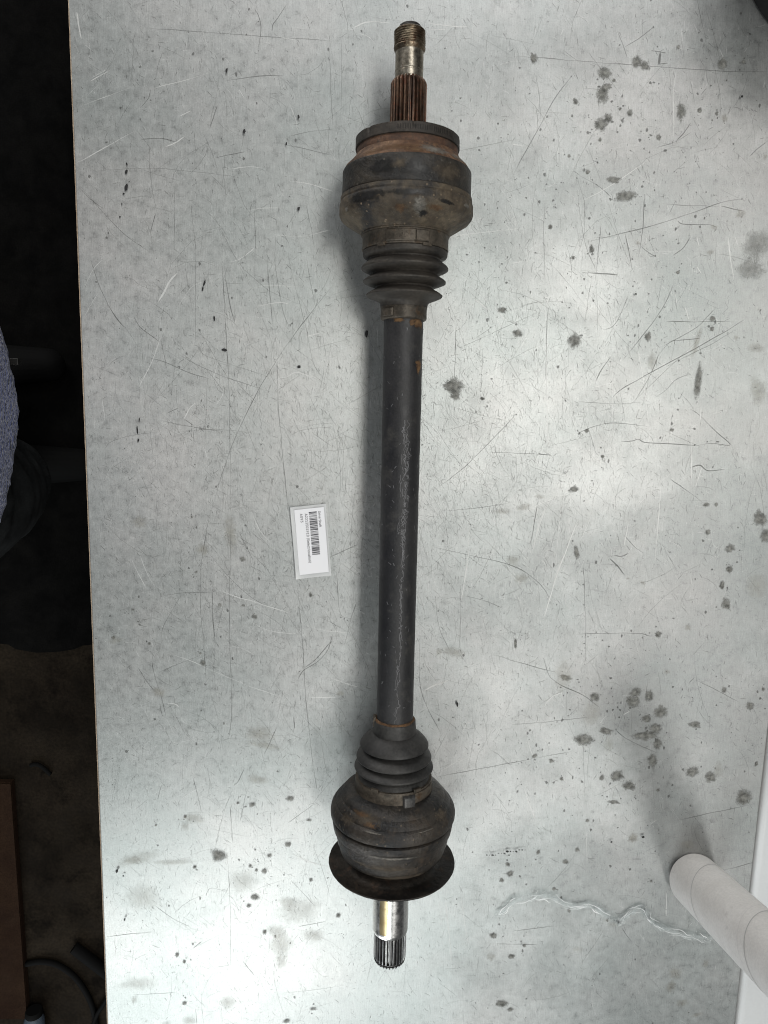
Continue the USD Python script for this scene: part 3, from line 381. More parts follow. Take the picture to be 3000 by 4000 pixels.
stains = [(stain_g, PX(A, K5, *s)) for s in ((140, 215, 38, 45), (600, 310, 62, 50), (585, 440, 60, 80), (620, 600, 42, 40), (575, 640, 62, 55), (610, 400, 50, 30), (805, 235, 45, 50), (860, 262, 45, 40), (1362, 250, 42, 50), (1095, 560, 42, 70), (950, 725, 22, 30), (765, 565, 28, 32), (410, 490, 22, 28), (570, 740, 16), (515, 1450, 22, 42), (660, 1000, 60, 30), (740, 1105, 90, 45), (700, 540, 14), (660, 355, 16), (1075, 140, 18), (1500, 235, 18), (1215, 550, 22), (1325, 570, 18), (395, 1505, 18), (1075, 1600, 16), (490, 950, 24, 20), (250, 1305, 20), (370, 845, 16))]
stains += [(stain_f, PX(A, K5, 1590, 1420, 120, 130)), (stain_f, PX(A, K5, 1540, 1580, 130, 90))]
stains += [(stain_b, PX(A, K5, *s)) for s in ((815, 1410, 22, 18), (1480, 1220, 50, 40), (1285, 1470, 34, 22), (1640, 850, 25), (1310, 1310, 30, 24), (1375, 600, 30, 40))]
stains += [(stain_g, PX(B, K8, *s)) for s in ((1450, 205, 30, 42), (1430, 110, 15, 24), (400, 400, 12, 38), (1110, 355, 22, 24), (1000, 645, 40, 34), (985, 690, 50, 40), (1065, 660, 28, 40), (1125, 740, 48, 44), (1055, 775, 34, 28), (1100, 825, 44, 36), (1050, 858, 85, 34), (1108, 900, 28, 46), (1082, 985, 32, 46), (1295, 805, 44, 24), (1280, 1040, 46, 36), (1372, 1066, 40, 40), (1535, 1170, 54, 60), (850, 835, 44, 24), (795, 668, 34, 30), (965, 1110, 48, 32), (905, 1060, 45, 40), (890, 1190, 40, 14), (1570, 710, 28, 30), (1635, 628, 12, 14), (1600, 1000, 12, 20), (1465, 30, 20, 24), (1440, 630, 18, 20), (495, 960, 20, 14), (580, 985, 18, 14), (1110, 1130, 12), (740, 880, 70, 40), (650, 570, 40, 24), (830, 1070, 16, 22), (630, 1075, 14))]
stains += [(stain_b, PX(B, K8, *s)) for s in ((90, 440, 80, 34), (20, 440, 24), (1155, 540, 22, 16), (985, 1370, 34, 26), (1035, 98, 22, 12), (960, 76, 18, 8), (1260, 320, 22, 24))] + [(stain_p, PX(B, K8, *s)) for s in ((865, 905, 36, 60), (1410, 1030, 34, 66), (780, 750, 60, 90), (640, 560, 60, 120), (1605, 110, 70, 90))]
stains += [(stain_b, PX(C8, .663, *s)) for s in ((865, 110, 40, 46), (760, 615, 62, 28), (1110, 905, 52, 60), (1085, 985, 34, 60), (1290, 850, 24, 44), (30, 808, 38, 40), (1150, 1080, 50, 34), (1240, 1150, 50, 18))] + [(stain_p, PX(C8, .663, *s)) for s in ((535, 765, 44, 26), (720, 590, 40, 20), (1180, 150, 60, 40))]
stains += [(stain_g, PX(C8, .663, *s)) for s in ((465, 250, 26, 20), (305, 195, 16, 20), (145, 808, 30, 24), (40, 685, 34, 24), (90, 1085, 50, 32), (140, 1120, 24, 18), (535, 180, 22, 18), (125, 265, 20, 18), (90, 358, 20), (398, 410, 16), (485, 535, 14, 20), (225, 743, 14), (140, 320, 30, 26), (970, 365, 12), (595, 8, 14))]
stains += [(stain_g, PX(D, KR, *s)) for s in ((95, 525, 62, 60), (70, 520, 40, 30), (100, 570, 34, 30), (235, 583, 18, 12), (695, 295, 46, 50), (410, 258, 34, 24), (1060, 275, 22, 34), (1380, 185, 20, 18), (1378, 235, 16), (1470, 1330, 34, 30), (1465, 1435, 22, 20), (1620, 1180, 46, 54), (1645, 1265, 36, 44), (690, 1035, 34, 22), (835, 872, 14), (1350, 1112, 24, 14), (1400, 1110, 14), (705, 1350, 18, 50), (1430, 1510, 14, 30), (1358, 1248, 18), (755, 745, 14), (335, 140, 30, 20), (1310, 500, 24, 120), (1180, 740, 18, 12))]
stains += [(stain_b, PX(D, KR, *s)) for s in ((1610, 540, 60, 90), (1600, 330, 60, 34), (1500, 280, 18), (520, 1072, 34, 16), (335, 1145, 64, 18), (440, 1125, 60, 22), (1300, 310, 20, 110), (1080, 400, 30, 60), (385, 1390, 50, 40), (430, 1480, 44, 40))]
stains += [(stain_g, PX(E, KL, *s)) for s in ((945, 290, 26, 24), (1018, 645, 26, 20), (700, 932, 24, 26), (148, 775, 18, 14), (805, 573, 16), (950, 577, 16, 12), (368, 812, 14), (660, 370, 12), (632, 30, 9, 14), (268, 602, 14, 8), (685, 872, 10), (1365, 510, 14, 22), (830, 1305, 8, 14))] + [(stain_b, PX(E, KL, *s)) for s in ((1060, 1370, 130, 80), (870, 130, 60, 160), (1080, 1440, 160, 30), (700, 230, 60, 50), (1545, 1120, 40, 24), (430, 1110, 60, 44), (310, 60, 70, 50))] + [(stain_p, PX(E, KL, 160, 790, 60, 34))]
stains += [(stain_g, PX(G, KL, *s)) for s in ((1005, 225, 26, 22), (1238, 188, 34, 24), (1225, 470, 26, 24), (915, 215, 16, 10), (1078, 635, 24, 26), (1030, 630, 14), (1110, 540, 22, 16), (1365, 690, 16, 18), (1535, 908, 22, 22), (985, 850, 24, 16), (1020, 795, 40, 30), (540, 1152, 20, 20), (585, 1450, 20, 16), (585, 1195, 14), (410, 352, 10, 8), (650, 610, 20, 14), (1355, 320, 22, 10), (1080, 1012, 18, 20), (800, 540, 70, 60), (990, 603, 14), (1215, 1560, 34, 16), (1380, 1485, 30, 14), (590, 300, 12))]
stains += [(stain_b, PX(G, KL, *s)) for s in ((1040, 70, 90, 44), (640, 310, 90, 40), (590, 360, 40, 40), (270, 570, 90, 30), (520, 580, 160, 28), (1180, 1080, 110, 110), (1150, 1010, 80, 60), (1380, 1030, 100, 60), (1180, 1190, 50, 80), (850, 1445, 64, 60), (620, 1560, 60, 40), (1230, 830, 80, 60), (275, 1430, 28, 36), (480, 1575, 34, 20), (350, 1560, 10))] + [(stain_p, PX(G, KL, *s)) for s in ((330, 800, 160, 120), (940, 700, 120, 110), (300, 1330, 160, 60), (1300, 880, 170, 120), (300, 560, 200, 60))]
for i, (m, (x, y, rx, ry)) in enumerate(stains):
    c = T(x, y); sc = np.linalg.norm(T(x + 1, y) - c)
    V, F, fd = blob(c, rx * sc * 1.0, ry * sc * 1.0, rng.uniform(-.3, .3), 100 + i, ZT + 0.0002 + 0.000004 * i)
    obj('stain', (V, F), m, bench, smooth=False, fade=fd)
def specks(n, z, seed):
    r = np.random.default_rng(seed); ms, fd = [], []
    cl = [(x, y, 2.6 * max(rx, ry)) for m, (x, y, rx, ry) in stains if m is stain_g]
    while len(ms) < n:
        if r.uniform() < 0.45:
            px, py = r.uniform(260, 3000), r.uniform(-60, 4060)
        elif r.uniform() < 0.6:
            q = cl[r.integers(len(cl))]; px, py = r.normal(q[0], q[2]), r.normal(q[1], q[2])
        else:
            px, py = r.normal(2300, 260), r.normal(r.choice([800, 900, 2750, 2900]), 260)
        c = T(px, py)[:2]
        if not inside_table(*c): continue
        R = 0.0004 + 0.0011 * r.uniform() ** 3
        k = 7; th = np.arange(k) / k * 2 * math.pi; rad = R * r.uniform(0.55, 1.25, k)
        st = r.uniform(0.6, 1.6)
        V = np.vstack([[*c, z], np.c_[c[0] + rad * np.cos(th), c[1] + rad * st * np.sin(th), np.full(k, z)]])
        ms.append((V, np.array([[0, 1 + i, 1 + (i + 1) % k] for i in range(k)])))
    return cat_mesh(ms)
obj('dirt_specks', specks(1500, ZT + 0.00019, 11), veil('dirt_speck', (0.06, 0.06, 0.055), 0.7, 0.0, 0.42), bench, smooth=False, kind='stuff')
black_flecks = [((497, 735), 6, 12), ((497, 675), 5, 8), ((499, 645), 3, 5), ((487, 760), 4, 4), ((480, 800), 2, 5), ((472, 850), 3, 4), ((540, 1680), 3, 16), ((544, 1720), 3, 8), ((548, 1640), 2, 10), ((802, 1105), 3, 12), ((795, 1130), 3, 8), ((840, 1245), 3, 8), ((1432, 1306), 6, 15), ((880, 1368), 9, 6), ((1168, 460), 4, 6), ((956, 517), 5, 7), ((888, 280), 4, 8), ((1120, 565), 3, 5), ((2508, 3264), 7, 5), ((2385, 3283), 4, 4), ((1785, 2748), 4, 10), ((2893, 382), 4, 4), ((2480, 1150), 4, 3), ((1900, 3334), 3.0, 3.0), ((1911, 3334), 2.0, 2.0), ((1923, 3334), 5.0, 4.0), ((1934, 3334), 2.0, 2.0), ((1946, 3327), 3.0, 2.0), ((1957, 3327), 2.0, 2.0), ((1969, 3327), 4.0, 3.0), ((1980, 3320), 6.0, 5.0), ((1992, 3320), 3.0, 3.0), ((2003, 3320), 2.0, 2.0), ((2015, 3321), 5.0, 4.0), ((2026, 3314), 3.0, 3.0), ((2038, 3314), 4.0, 3.0), ((2049, 3314), 2.0, 2.0), ((1168, 818), 5, 6), ((2015, 1620), 2, 2), ((460, 3395), 5, 9), ((485, 3415), 4, 4), ((490, 3585), 3, 8), ((1170, 1433), 6, 5)]
obj('black_flecks', cat_mesh([blob(T(*c), rx * .00025, ry * .00025, rng.uniform(-.4, .1), 700 + i, ZT + 0.0026, 0.5, 1, 10)[:2] for i, (c, rx, ry) in enumerate(black_flecks)]), plain('black_crumb', (0.012, 0.012, 0.012), 0.6), bench, smooth=False, kind='stuff', label='black crumbs scattered on the metal')

# ------------------------------------------------------------------ the white cabinet beside the bench
cab = thing('white_cabinet', (rb[0] + .25, -.2, 0), 'smooth white cabinet butting against the bench edge beyond the cardboard tube', 'cabinet')
gp = np.array([0.004, 0])
def off(p, d): return p + np.array([d, 0])
obj('cabinet_body', prism([off(rb, .004), off(rb, .6), off(rt_, .6), off(rt_, .004)], 0.04, ZT - 0.022, 0.001), plain('white_panel', (0.78, 0.79, 0.80), 0.4), cab, smooth=False)
obj('cabinet_top', prism([off(rb, .003), off(rb, .61), off(rt_, .61), off(rt_, .003)], ZT - 0.0215, ZT - 0.0015, 0.007, 6), grime('white_laminate', (0.56, 0.575, 0.58), (0.60, 0.612, 0.617), rough=0.4, bump=0.03, scale=8, var=0.02), cab, smooth=40)

# ------------------------------------------------------------------ the drive shaft
RTOP, RBOT = 0.0545, 0.0590
P1 = onz(1586, 830, ZT + RTOP); P2 = onz(1530, 3345, ZT + RBOT)
EX = (P1 - P2) / np.linalg.norm(P1 - P2)
SD = np.cross(EX, [0, 0, 1]); SD /= np.linalg.norm(SD); NU = np.cross(SD, EX)
def station(py):
    """distance along the shaft's axis of photograph row py, and metres per pixel there."""
    n = NU
    xc = 1594 + (py - 90) * (1528 - 1594) / 3700
    d = ray(xc, py); t = ((P2 - CAM) @ n) / (d @ n); p = CAM + d * t
    return (p - P2) @ EX, t / FPX * 0.996
def S(py): return station(py)[0]
def R(py, hw): return station(py)[1] * hw
def prof(lst): return [(S(y), R(y, h)) for y, h in lst]
def P3(s, r, th):
    """point at station s, radius r, angle th from straight up towards the right."""
    s, r, th = np.broadcast_arrays(s, r, th)
    return P2 + s[..., None] * EX + r[..., None] * (np.cos(th)[..., None] * NU + np.sin(th)[..., None] * SD)
def lathe(pr, n=128, step=0.0016, noise=0.0, nscale=90, seed=0, wob=None, rnd=2):
    pr = np.array(pr, float); out = [pr[0]]
    for a, b in zip(pr[:-1], pr[1:]):
        k = max(1, int(np.linalg.norm(b - a) / step))
        for i in range(1, k + 1): out.append(a + (b - a) * i / k)
    q = np.array(out)
    th = np.arange(n) / n * 2 * math.pi
    s = np.repeat(q[:, :1], n, 1); r = np.repeat(q[:, 1:], n, 1); TH = np.repeat(th[None], len(q), 0)
    if wob is not None: r = wob(s, r, TH)
    V = P3(s, r, TH)
    if noise:
        w = (meshkit.fbm(V * nscale, 4, seed) - 0.5) * 2 * noise
        V = P3(s, r + w * np.clip(r / 0.01, 0, 1), TH)
    m = len(q); V = V.reshape(-1, 3)
    I = np.arange(m - 1)[:, None] * n + np.arange(n)[None]; J = np.arange(m - 1)[:, None] * n + (np.arange(n)[None] + 1) % n
    F = np.vstack([np.stack([I, J, J + n], -1).reshape(-1, 3), np.stack([I, J + n, I + n], -1).reshape(-1, 3)])
    V = np.vstack([V, P2 + q[0, 0] * EX, P2 + q[-1, 0] * EX])
    k = np.arange(n); F = np.vstack([F, np.c_[np.full(n, m * n), (k + 1) % n, k], np.c_[np.full(n, m * n + 1), (m - 1) * n + k, (m - 1) * n + (k + 1) % n]])
    if q[-1, 0] > q[0, 0]: F = F[:, ::-1]
    return V, F
def patch(y0, y1, hw, h0, h1, a0, a1, bev=0.15):
    """raised curved plate on the round: rows y0..y1, radius hw px, angles in degrees."""
    s0, s1 = S(y0), S(y1); r = R((y0 + y1) / 2, hw); n = 10; th = np.radians(np.linspace(a0, a1, n))
    q = []
    c = (s0 + s1) / 2
    for (f, h) in ((1.0, h0), (1.0, h1 * 0.6), (1 - bev, h1)):
        q.append([(c + (s0 - c) * f, r + h, f), (c + (s1 - c) * f, r + h, f)])
    V = []
    mid = (th[0] + th[-1]) / 2
    for row in q:
        for (s, rr, f) in row:
            V.append(P3(np.full(n, s), np.full(n, rr), mid + (th - mid) * f))
    V = np.vstack(V); F = []
    def strip(a, b):
        for i in range(n - 1): F.extend([[a * n + i, a * n + i + 1, b * n + i + 1], [a * n + i, b * n + i + 1, b * n + i]])
    strip(0, 2); strip(2, 4); strip(4, 5); strip(5, 3); strip(3, 1); strip(1, 0)
    for e in (0, n - 1):
        o = [k * n + e for k in range(6)]; F.extend([[o[0], o[2], o[3]], [o[0], o[3], o[1]], [o[2], o[4], o[5]], [o[2], o[5], o[3]]])
    tm = trimesh.Trimesh(V, np.array(F), process=False); trimesh.repair.fix_normals(tm)
    return tm
def wrap_text(txt, height, s_c, th_c, r, rot, depth=0.0005, mirror=False):
    t = meshkit.text_mesh(txt, height, depth); v = np.array(t.vertices); v[:, :2] -= (v[:, :2].min(0) + v[:, :2].max(0)) / 2
    c, s = math.cos(rot), math.sin(rot); x, y = v[:, 0] * c - v[:, 1] * s, v[:, 0] * s + v[:, 1] * c
    return P3(s_c + y, r + v[:, 2], th_c + x / r), np.array(t.faces)
shaft = thing('drive_shaft', (P1[0] * .5 + P2[0] * .5, P1[1] * .5 + P2[1] * .5, ZT), 'long dark rusty drive shaft with two ribbed rubber boots lying on the scratched metal bench', 'drive shaft')

bright_steel = grime('worn_steel', (0.22, 0.19, 0.145), (0.46, 0.42, 0.35), rust=(0.10, 0.06, 0.04), rust_at=0.66, rough=0.3, scale=60, bump=0.06, metallic=0.95)
thread_steel = grime('thread_steel', (0.10, 0.075, 0.05), (0.30, 0.245, 0.175), rust=(0.075, 0.043, 0.026), rust_at=0.55, rough=0.36, scale=80, bump=0.1, metallic=0.9)
rust_spline = grime('rusty_spline_steel', (0.045, 0.028, 0.02), (0.17, 0.105, 0.07), rust=(0.16, 0.055, 0.03), rust_at=0.58, rough=0.42, scale=90, bump=0.15, metallic=0.6, stretch=(1, 0.25, 1), ramp=0.1)
ring_m = grime('tone_ring_steel', (0.022, 0.019, 0.016), (0.055, 0.045, 0.036), rust=(0.07, 0.035, 0.02), rust_at=0.66, rough=0.6, scale=30, bump=0.35, metallic=0.2)
rust_m = grime('rusted_shoulder', (0.07, 0.032, 0.015), (0.20, 0.115, 0.065), rust=(0.05, 0.034, 0.026), rust_at=0.56, rough=0.72, scale=40, bump=0.8, speck=(0.32, 0.20, 0.11), fine=260)
cup_m = grime('grimy_cup', (0.005, 0.0047, 0.0046), (0.034, 0.028, 0.021), rust=(0.014, 0.012, 0.010), rust_at=0.53, rough=0.5, scale=32, bump=0.7, speck=(0.07, 0.062, 0.05), ramp=0.09, fine=300)
cap_m = grime('dusty_cap', (0.014, 0.0125, 0.0115), (0.10, 0.077, 0.05), rust=(0.058, 0.042, 0.027), rust_at=0.58, rough=0.62, scale=30, bump=0.8, speck=(0.16, 0.12, 0.08), ramp=0.1, fine=260)
rubber_m = grime('boot_rubber', (0.020, 0.0175, 0.0155), (0.05, 0.043, 0.035), rough=0.58, scale=22, bump=0.12, spec=0.4)
rubber2_m = grime('dark_boot_rubber', (0.018, 0.018, 0.018), (0.04, 0.038, 0.035), rough=0.55, scale=22, bump=0.1, spec=0.45)
band_m = grime('clamp_steel', (0.05, 0.043, 0.034), (0.12, 0.10, 0.078), rust=(0.09, 0.055, 0.03), rust_at=0.62, rough=0.55, scale=45, bump=0.2, metallic=0.5)
tube_m = grime('shaft_paint', (0.009, 0.009, 0.0105), (0.026, 0.025, 0.0255), rust=(0.036, 0.034, 0.031), rust_at=0.6, rough=0.52, scale=20, bump=0.22, spec=0.5, fine=650, speck=(0.02, 0.02, 0.021), stretch=(1, 0.35, 1))
house_m = grime('housing_steel', (0.014, 0.0135, 0.0135), (0.046, 0.039, 0.032), rust=(0.052, 0.038, 0.026), rust_at=0.6, rough=0.45, scale=28, bump=0.8, metallic=0.3, speck=(0.09, 0.07, 0.05), ramp=0.1, fine=300)
flange_m = grime('flange_steel', (0.012, 0.011, 0.010), (0.042, 0.034, 0.027), rust=(0.075, 0.046, 0.030), rust_at=0.6, rough=0.5, scale=36, bump=0.6, metallic=0.3, fine=260, speck=(0.006, 0.006, 0.006))
chrome_m = grime('ground_steel', (0.70, 0.69, 0.67), (0.80, 0.79, 0.77), rough=0.27, scale=60, bump=0.02, metallic=1.0, var=0.03)
chrome2_m = grime('cut_steel', (0.20, 0.20, 0.20), (0.30, 0.30, 0.295), rough=0.36, scale=120, bump=0.02, metallic=1.0, var=0.05)

# top end
def threads(s, r, th):
    s0, s1 = S(190), S(126)
    p = (s1 - s0) / 7.0
    f = (s - s0) / p - th / (2 * math.pi)
    tri = np.abs((f % 1.0) - 0.5) * 2
    on = np.clip((s - s0) / (p * .5), 0, 1) * np.clip((s1 - s) / (p * .5), 0, 1)
    return r - 0.0015 * (1 - tri) * on
obj('end_stub', lathe(prof([(100, 30), (101, 38), (104, 42), (117, 43), (122, 43)]), 64, noise=0.0004, nscale=200), cup_m, shaft)
obj('threaded_end', lathe(prof([(118, 46), (119, 53), (128, 62.5), (194, 62.5), (200, 60), (209, 55), (211, 50)]), 128, step=0.00035, wob=threads), thread_steel, shaft)
obj('journal', lathe(prof([(207, 55.4), (281, 55.4), (283, 53.5), (288, 53.5), (290, 55.2), (318, 55.2)]), 96), bright_steel, shaft)
def splines(n, depth, s_in, s_out):
    def f(s, r, th):
        c = np.clip(np.cos(n * th) * 1.7 + 0.25, -1, 1)
        on = np.clip((s_out - s) / 0.002, 0, 1)
        return r - depth * (0.5 - 0.5 * c) * on
    return f
obj('splined_end', lathe(prof([(310, 54), (313, 58), (320, 65), (330, 70.5), (336, 71.3), (560, 71.3)]), 480, step=0.003, wob=splines(26, 0.0032, 0, S(311))), rust_spline, shaft)
def teeth(s, r, th):
    return r - 0.0012 * np.clip(np.sin(3 * th + 1.0) * np.sin(17 * th) - 0.75, 0, 1) * 4 * (s > S(565)) * (r > 0.03)
tr_ = obj('tone_ring', lathe(prof([(550, 72), (550, 198), (552, 203), (590, 203.6), (592, 201), (593, 190)]), 384, step=0.002, wob=teeth, noise=0.0003, nscale=150), ring_m, shaft)
slot_m = plain('slot_dark', (0.010, 0.009, 0.008), 0.8)  # dark strips drawn for the slots of the ring
for q in range(26):
    a_ = -12 + q * 2.6 + rng.normal(0, .2)
    obj('slot', patch(562, 580, 203.6, -0.0006, 0.00022, a_, a_ + .6), slot_m, tr_, smooth=False)
obj('rusty_collar', lathe(prof([(592, 197), (600, 198.5), (612, 199.5), (622, 198), (624, 193)]), 128, noise=0.0004, nscale=120), grime('rusted_collar', (0.05, 0.025, 0.015), (0.13, 0.065, 0.035), rust=(0.06, 0.045, 0.035), rough=0.7, scale=30, bump=0.35), shaft)
sh_o = obj('rusty_shoulder', lathe(prof([(618, 196), (622, 202), (632, 207), (650, 222), (668, 240), (684, 248)]), 160, noise=0.0004, nscale=120), rust_m, shaft)
cup_o = obj('joint_cup', lathe(prof([(676, 240), (683, 250), (690, 251.3), (776, 251.3), (781, 249), (783, 246)]), 160, noise=0.0004, nscale=70), cup_m, shaft)
cap = obj('joint_cap', lathe(prof([(778, 245), (781, 252), (784, 256.5), (797, 257.5), (800, 255.5), (804, 255.5), (808, 259), (815, 261), (848, 261), (860, 257), (868, 251), (890, 217), (905, 193), (917, 175), (921, 173), (923, 175), (927, 173), (929, 165), (930, 150)]), 160, noise=0.0010, nscale=40), cap_m, shaft)
cl = obj('clamp_band', lathe(prof([(926, 160), (927, 169), (930, 170.5), (938, 168), (976, 168), (982, 169.5), (985, 168), (986, 160)]), 128, noise=0.0002), band_m, shaft)
obj('clamp_buckle', patch(936, 978, 168, -0.001, 0.0022, 11, 29), band_m, cl, smooth=30)
pl = obj('clamp_plate', patch(933, 978, 168, -0.001, 0.0011, -26.6, 14), band_m, cl, smooth=30)
obj('embossed_mark', wrap_text('DD', 0.0042, S(956), math.radians(-3), R(956, 168) + 0.0011, 0.0, 0.0006), band_m, cl, smooth=False)
for a0, a1 in ((-40, -28), (21, 34)):
    obj('clamp_tab', patch(980, 993, 168, -0.001, 0.0012, a0, a1), band_m, cl, smooth=30)
obj('rubber_boot', lathe(prof([(984, 140), (985, 163), (989, 166), (1002, 166), (1008, 163), (1014, 152), (1018, 143), (1023, 141), (1030, 150), (1042, 165), (1050, 170.5), (1056, 170), (1062, 160), (1069, 142), (1073, 133), (1078, 130), (1086, 140), (1096, 156), (1102, 162.3), (1107, 161.5), (1113, 148), (1120, 126), (1124, 114), (1129, 111), (1138, 124), (1148, 141), (1155, 149.7), (1160, 149), (1166, 138), (1174, 117), (1182, 100), (1189, 94), (1202, 92), (1203, 80)]), 160, noise=0.0004, nscale=60), rubber_m, shaft)
sc = obj('small_clamp', lathe(prof([(1199, 84), (1200, 89.5), (1204, 90.5), (1228, 89.5), (1244, 90.5), (1248, 90), (1252, 86), (1253, 78)]), 96, noise=0.0003, nscale=160), band_m, shaft)
obj('clamp_buckle', patch(1212, 1243, 90, -0.001, 0.0014, -62, -28), band_m, sc, smooth=30)
obj('shaft_tube', lathe([(S(1249), R(1272, 77.2)), (S(2814), R(2759, 71.3))], 128, step=0.004, noise=0.00018, nscale=25), tube_m, shaft)
# bottom joint
sc2 = obj('small_clamp', lathe(prof([(2806, 74), (2808, 80), (2812, 82.5), (2850, 83.5), (2857, 84), (2859, 80)]), 96, noise=0.0005, nscale=120), rubber2_m, shaft)
obj('rust_ring', lathe(prof([(2801, 71.3), (2803, 76), (2808, 79), (2812, 76), (2814, 71)]), 96, noise=0.0006, nscale=150), grime('orange_rust', (0.05, 0.026, 0.012), (0.15, 0.08, 0.035), rough=0.8, scale=60, bump=0.4), sc2)
obj('clamp_lip', patch(2796, 2835, 80, -0.001, 0.0012, -100, -76), band_m, sc2, smooth=30)
obj('rubber_boot', lathe(prof([(2856, 76), (2858, 87), (2864, 97), (2878, 116), (2890, 127), (2900, 133.5), (2904, 134), (2907, 131), (2909, 120), (2911, 103), (2914, 99), (2918, 104), (2930, 130), (2942, 143.5), (2949, 147), (2953, 145), (2955, 132), (2957, 114), (2960, 111), (2964, 118), (2975, 142), (2984, 153), (2989, 154), (2993, 150), (2995, 136), (2998, 124), (3003, 122), (3012, 132), (3020, 138), (3026, 140), (3027, 130)]), 160, noise=0.00025, nscale=60), rubber2_m, shaft)
cl2 = obj('clamp_band', lathe(prof([(3024, 130), (3025, 148), (3030, 150), (3060, 151), (3067, 152), (3069, 140)]), 128, noise=0.0003), band_m, shaft)
obj('clamp_buckle', patch(3033, 3075, 151, -0.001, 0.0034, 12.8, 30), grime('buckle_steel', (0.07, 0.07, 0.07), (0.14, 0.135, 0.13), rough=0.42, scale=60, bump=0.15, metallic=0.6), cl2, smooth=30)
obj('clamp_plate', patch(3030, 3062, 151, -0.001, 0.0009, 31, 72), band_m, cl2, smooth=30)
for a0, a1 in ((-34, -23), (29, 41)):
    obj('clamp_tab', patch(3014, 3026, 151, -0.001, 0.0013, a0, a1), band_m, cl2, smooth=30)
HP = prof([(3066, 130), (3067, 155), (3071, 170), (3077, 184), (3085, 195), (3092, 200), (3097, 202), (3099, 206), (3104, 212), (3112, 219), (3119, 223), (3122, 223.5), (3124, 229), (3132, 236), (3142, 241), (3152, 243), (3163, 243), (3167, 242.5), (3169, 239), (3170, 222), (3176, 220), (3180, 230), (3183, 234), (3190, 235.5), (3212, 232), (3221, 229.5), (3223, 221), (3229, 221), (3254, 217.5), (3264, 215.5), (3266, 207.5), (3272, 208), (3290, 206), (3302, 202), (3309, 196), (3312, 186), (3314, 160), (3316, 100)])
hs = obj('joint_housing', lathe(HP, 192, noise=0.0005, nscale=50), house_m, shaft)
mt_ = meshkit.text_mesh('304', 0.0085, 0.0006); mv = np.array(mt_.vertices); mv[:, :2] -= (mv[:, :2].min(0) + mv[:, :2].max(0)) / 2
mx, my = mv[:, 0] * .94 - mv[:, 1] * .34, mv[:, 0] * .34 + mv[:, 1] * .94
hp_ = np.array(HP); ms_ = S(3106) + my * .55; mr_ = np.interp(-ms_, -hp_[:, 0], hp_[:, 1]) + 0.0003 + mv[:, 2]
obj('stamped_mark', (P3(ms_, mr_, math.radians(-9) + mx / R(3106, 213)), np.array(mt_.faces)), plain('dark_ink', (0.008, 0.008, 0.009), 0.5), hs, smooth=False)
def chips(s, r, th): return r - 0.0008 * np.clip(np.sin(5 * th + .6) * np.sin(23 * th), 0.75, 1) * (r > 0.05)
obj('dust_flange', lathe(prof([(3308, 100), (3310, 122), (3332, 130), (3344, 150), (3350, 166), (3355, 176), (3358, 182), (3358, 200), (3356, 224), (3352, 243), (3352, 247.5), (3355, 248.5), (3359, 246), (3364, 220), (3368, 150), (3372, 90), (3376, 70)]), 192, noise=0.0004, nscale=90, wob=chips), flange_m, shaft)
obj('ground_journal', lathe(prof([(3366, 69.4), (3620, 69.4), (3627, 67.5), (3630, 62)]), 128), chrome_m, shaft)
obj('splined_end', lathe(prof([(3624, 60), (3629, 63.8), (3726, 63.8), (3731, 60), (3732, 55)]), 480, step=0.003, wob=splines(28, 0.0030, 0, 99)), chrome2_m, shaft)
obj('end_ring', lathe(prof([(3730, 50), (3731, 57), (3734, 57), (3735, 62), (3738, 61.5), (3745, 56), (3746, 20)]), 480, step=0.0015, wob=splines(28, 0.0022, 0, S(3734))), chrome2_m, shaft)

# grime and rust patches lying on the joints
def round_blob(pr, py, deg, wpx, hpx, seed, lift=0.0005):
    pr = np.array(pr); o = np.argsort(pr[:, 0]); s0 = S(py); r0 = np.interp(s0, pr[o, 0], pr[o, 1]); k = station(py)[1]
    V, F, fd = blob((0, 0), wpx * k, hpx * k, 0, seed, 0, 0.45, 6, 48)
    ss = s0 + V[:, 1]; rr = np.interp(ss, pr[o, 0], pr[o, 1]) + lift
    return P3(ss, rr, math.radians(deg) + V[:, 0] / r0), F, fd
CUPP = prof([(690, 251.6), (776, 251.6)]); SHP = prof([(632, 207), (650, 222), (668, 240), (684, 248)]); CAPP = prof([(815, 261.5), (848, 261.5), (860, 258), (868, 252), (890, 218), (905, 194), (917, 176)])
soot = faded('black_grease', (0.006, 0.006, 0.006), 0.45, 0.0, 0.6, 300, (0.014, 0.013, 0.012)); orange = faded('orange_bloom', (0.10, 0.045, 0.018), 0.8, 0.0, 0.32, 380, (0.16, 0.095, 0.048))
dust = faded('grey_dust', (0.11, 0.103, 0.09), 0.8, 0.0, 0.45, 260, (0.2, 0.185, 0.16)); tan_ = faded('tan_dirt', (0.075, 0.056, 0.037), 0.8, 0.0, 0.27, 300, (0.13, 0.103, 0.072))
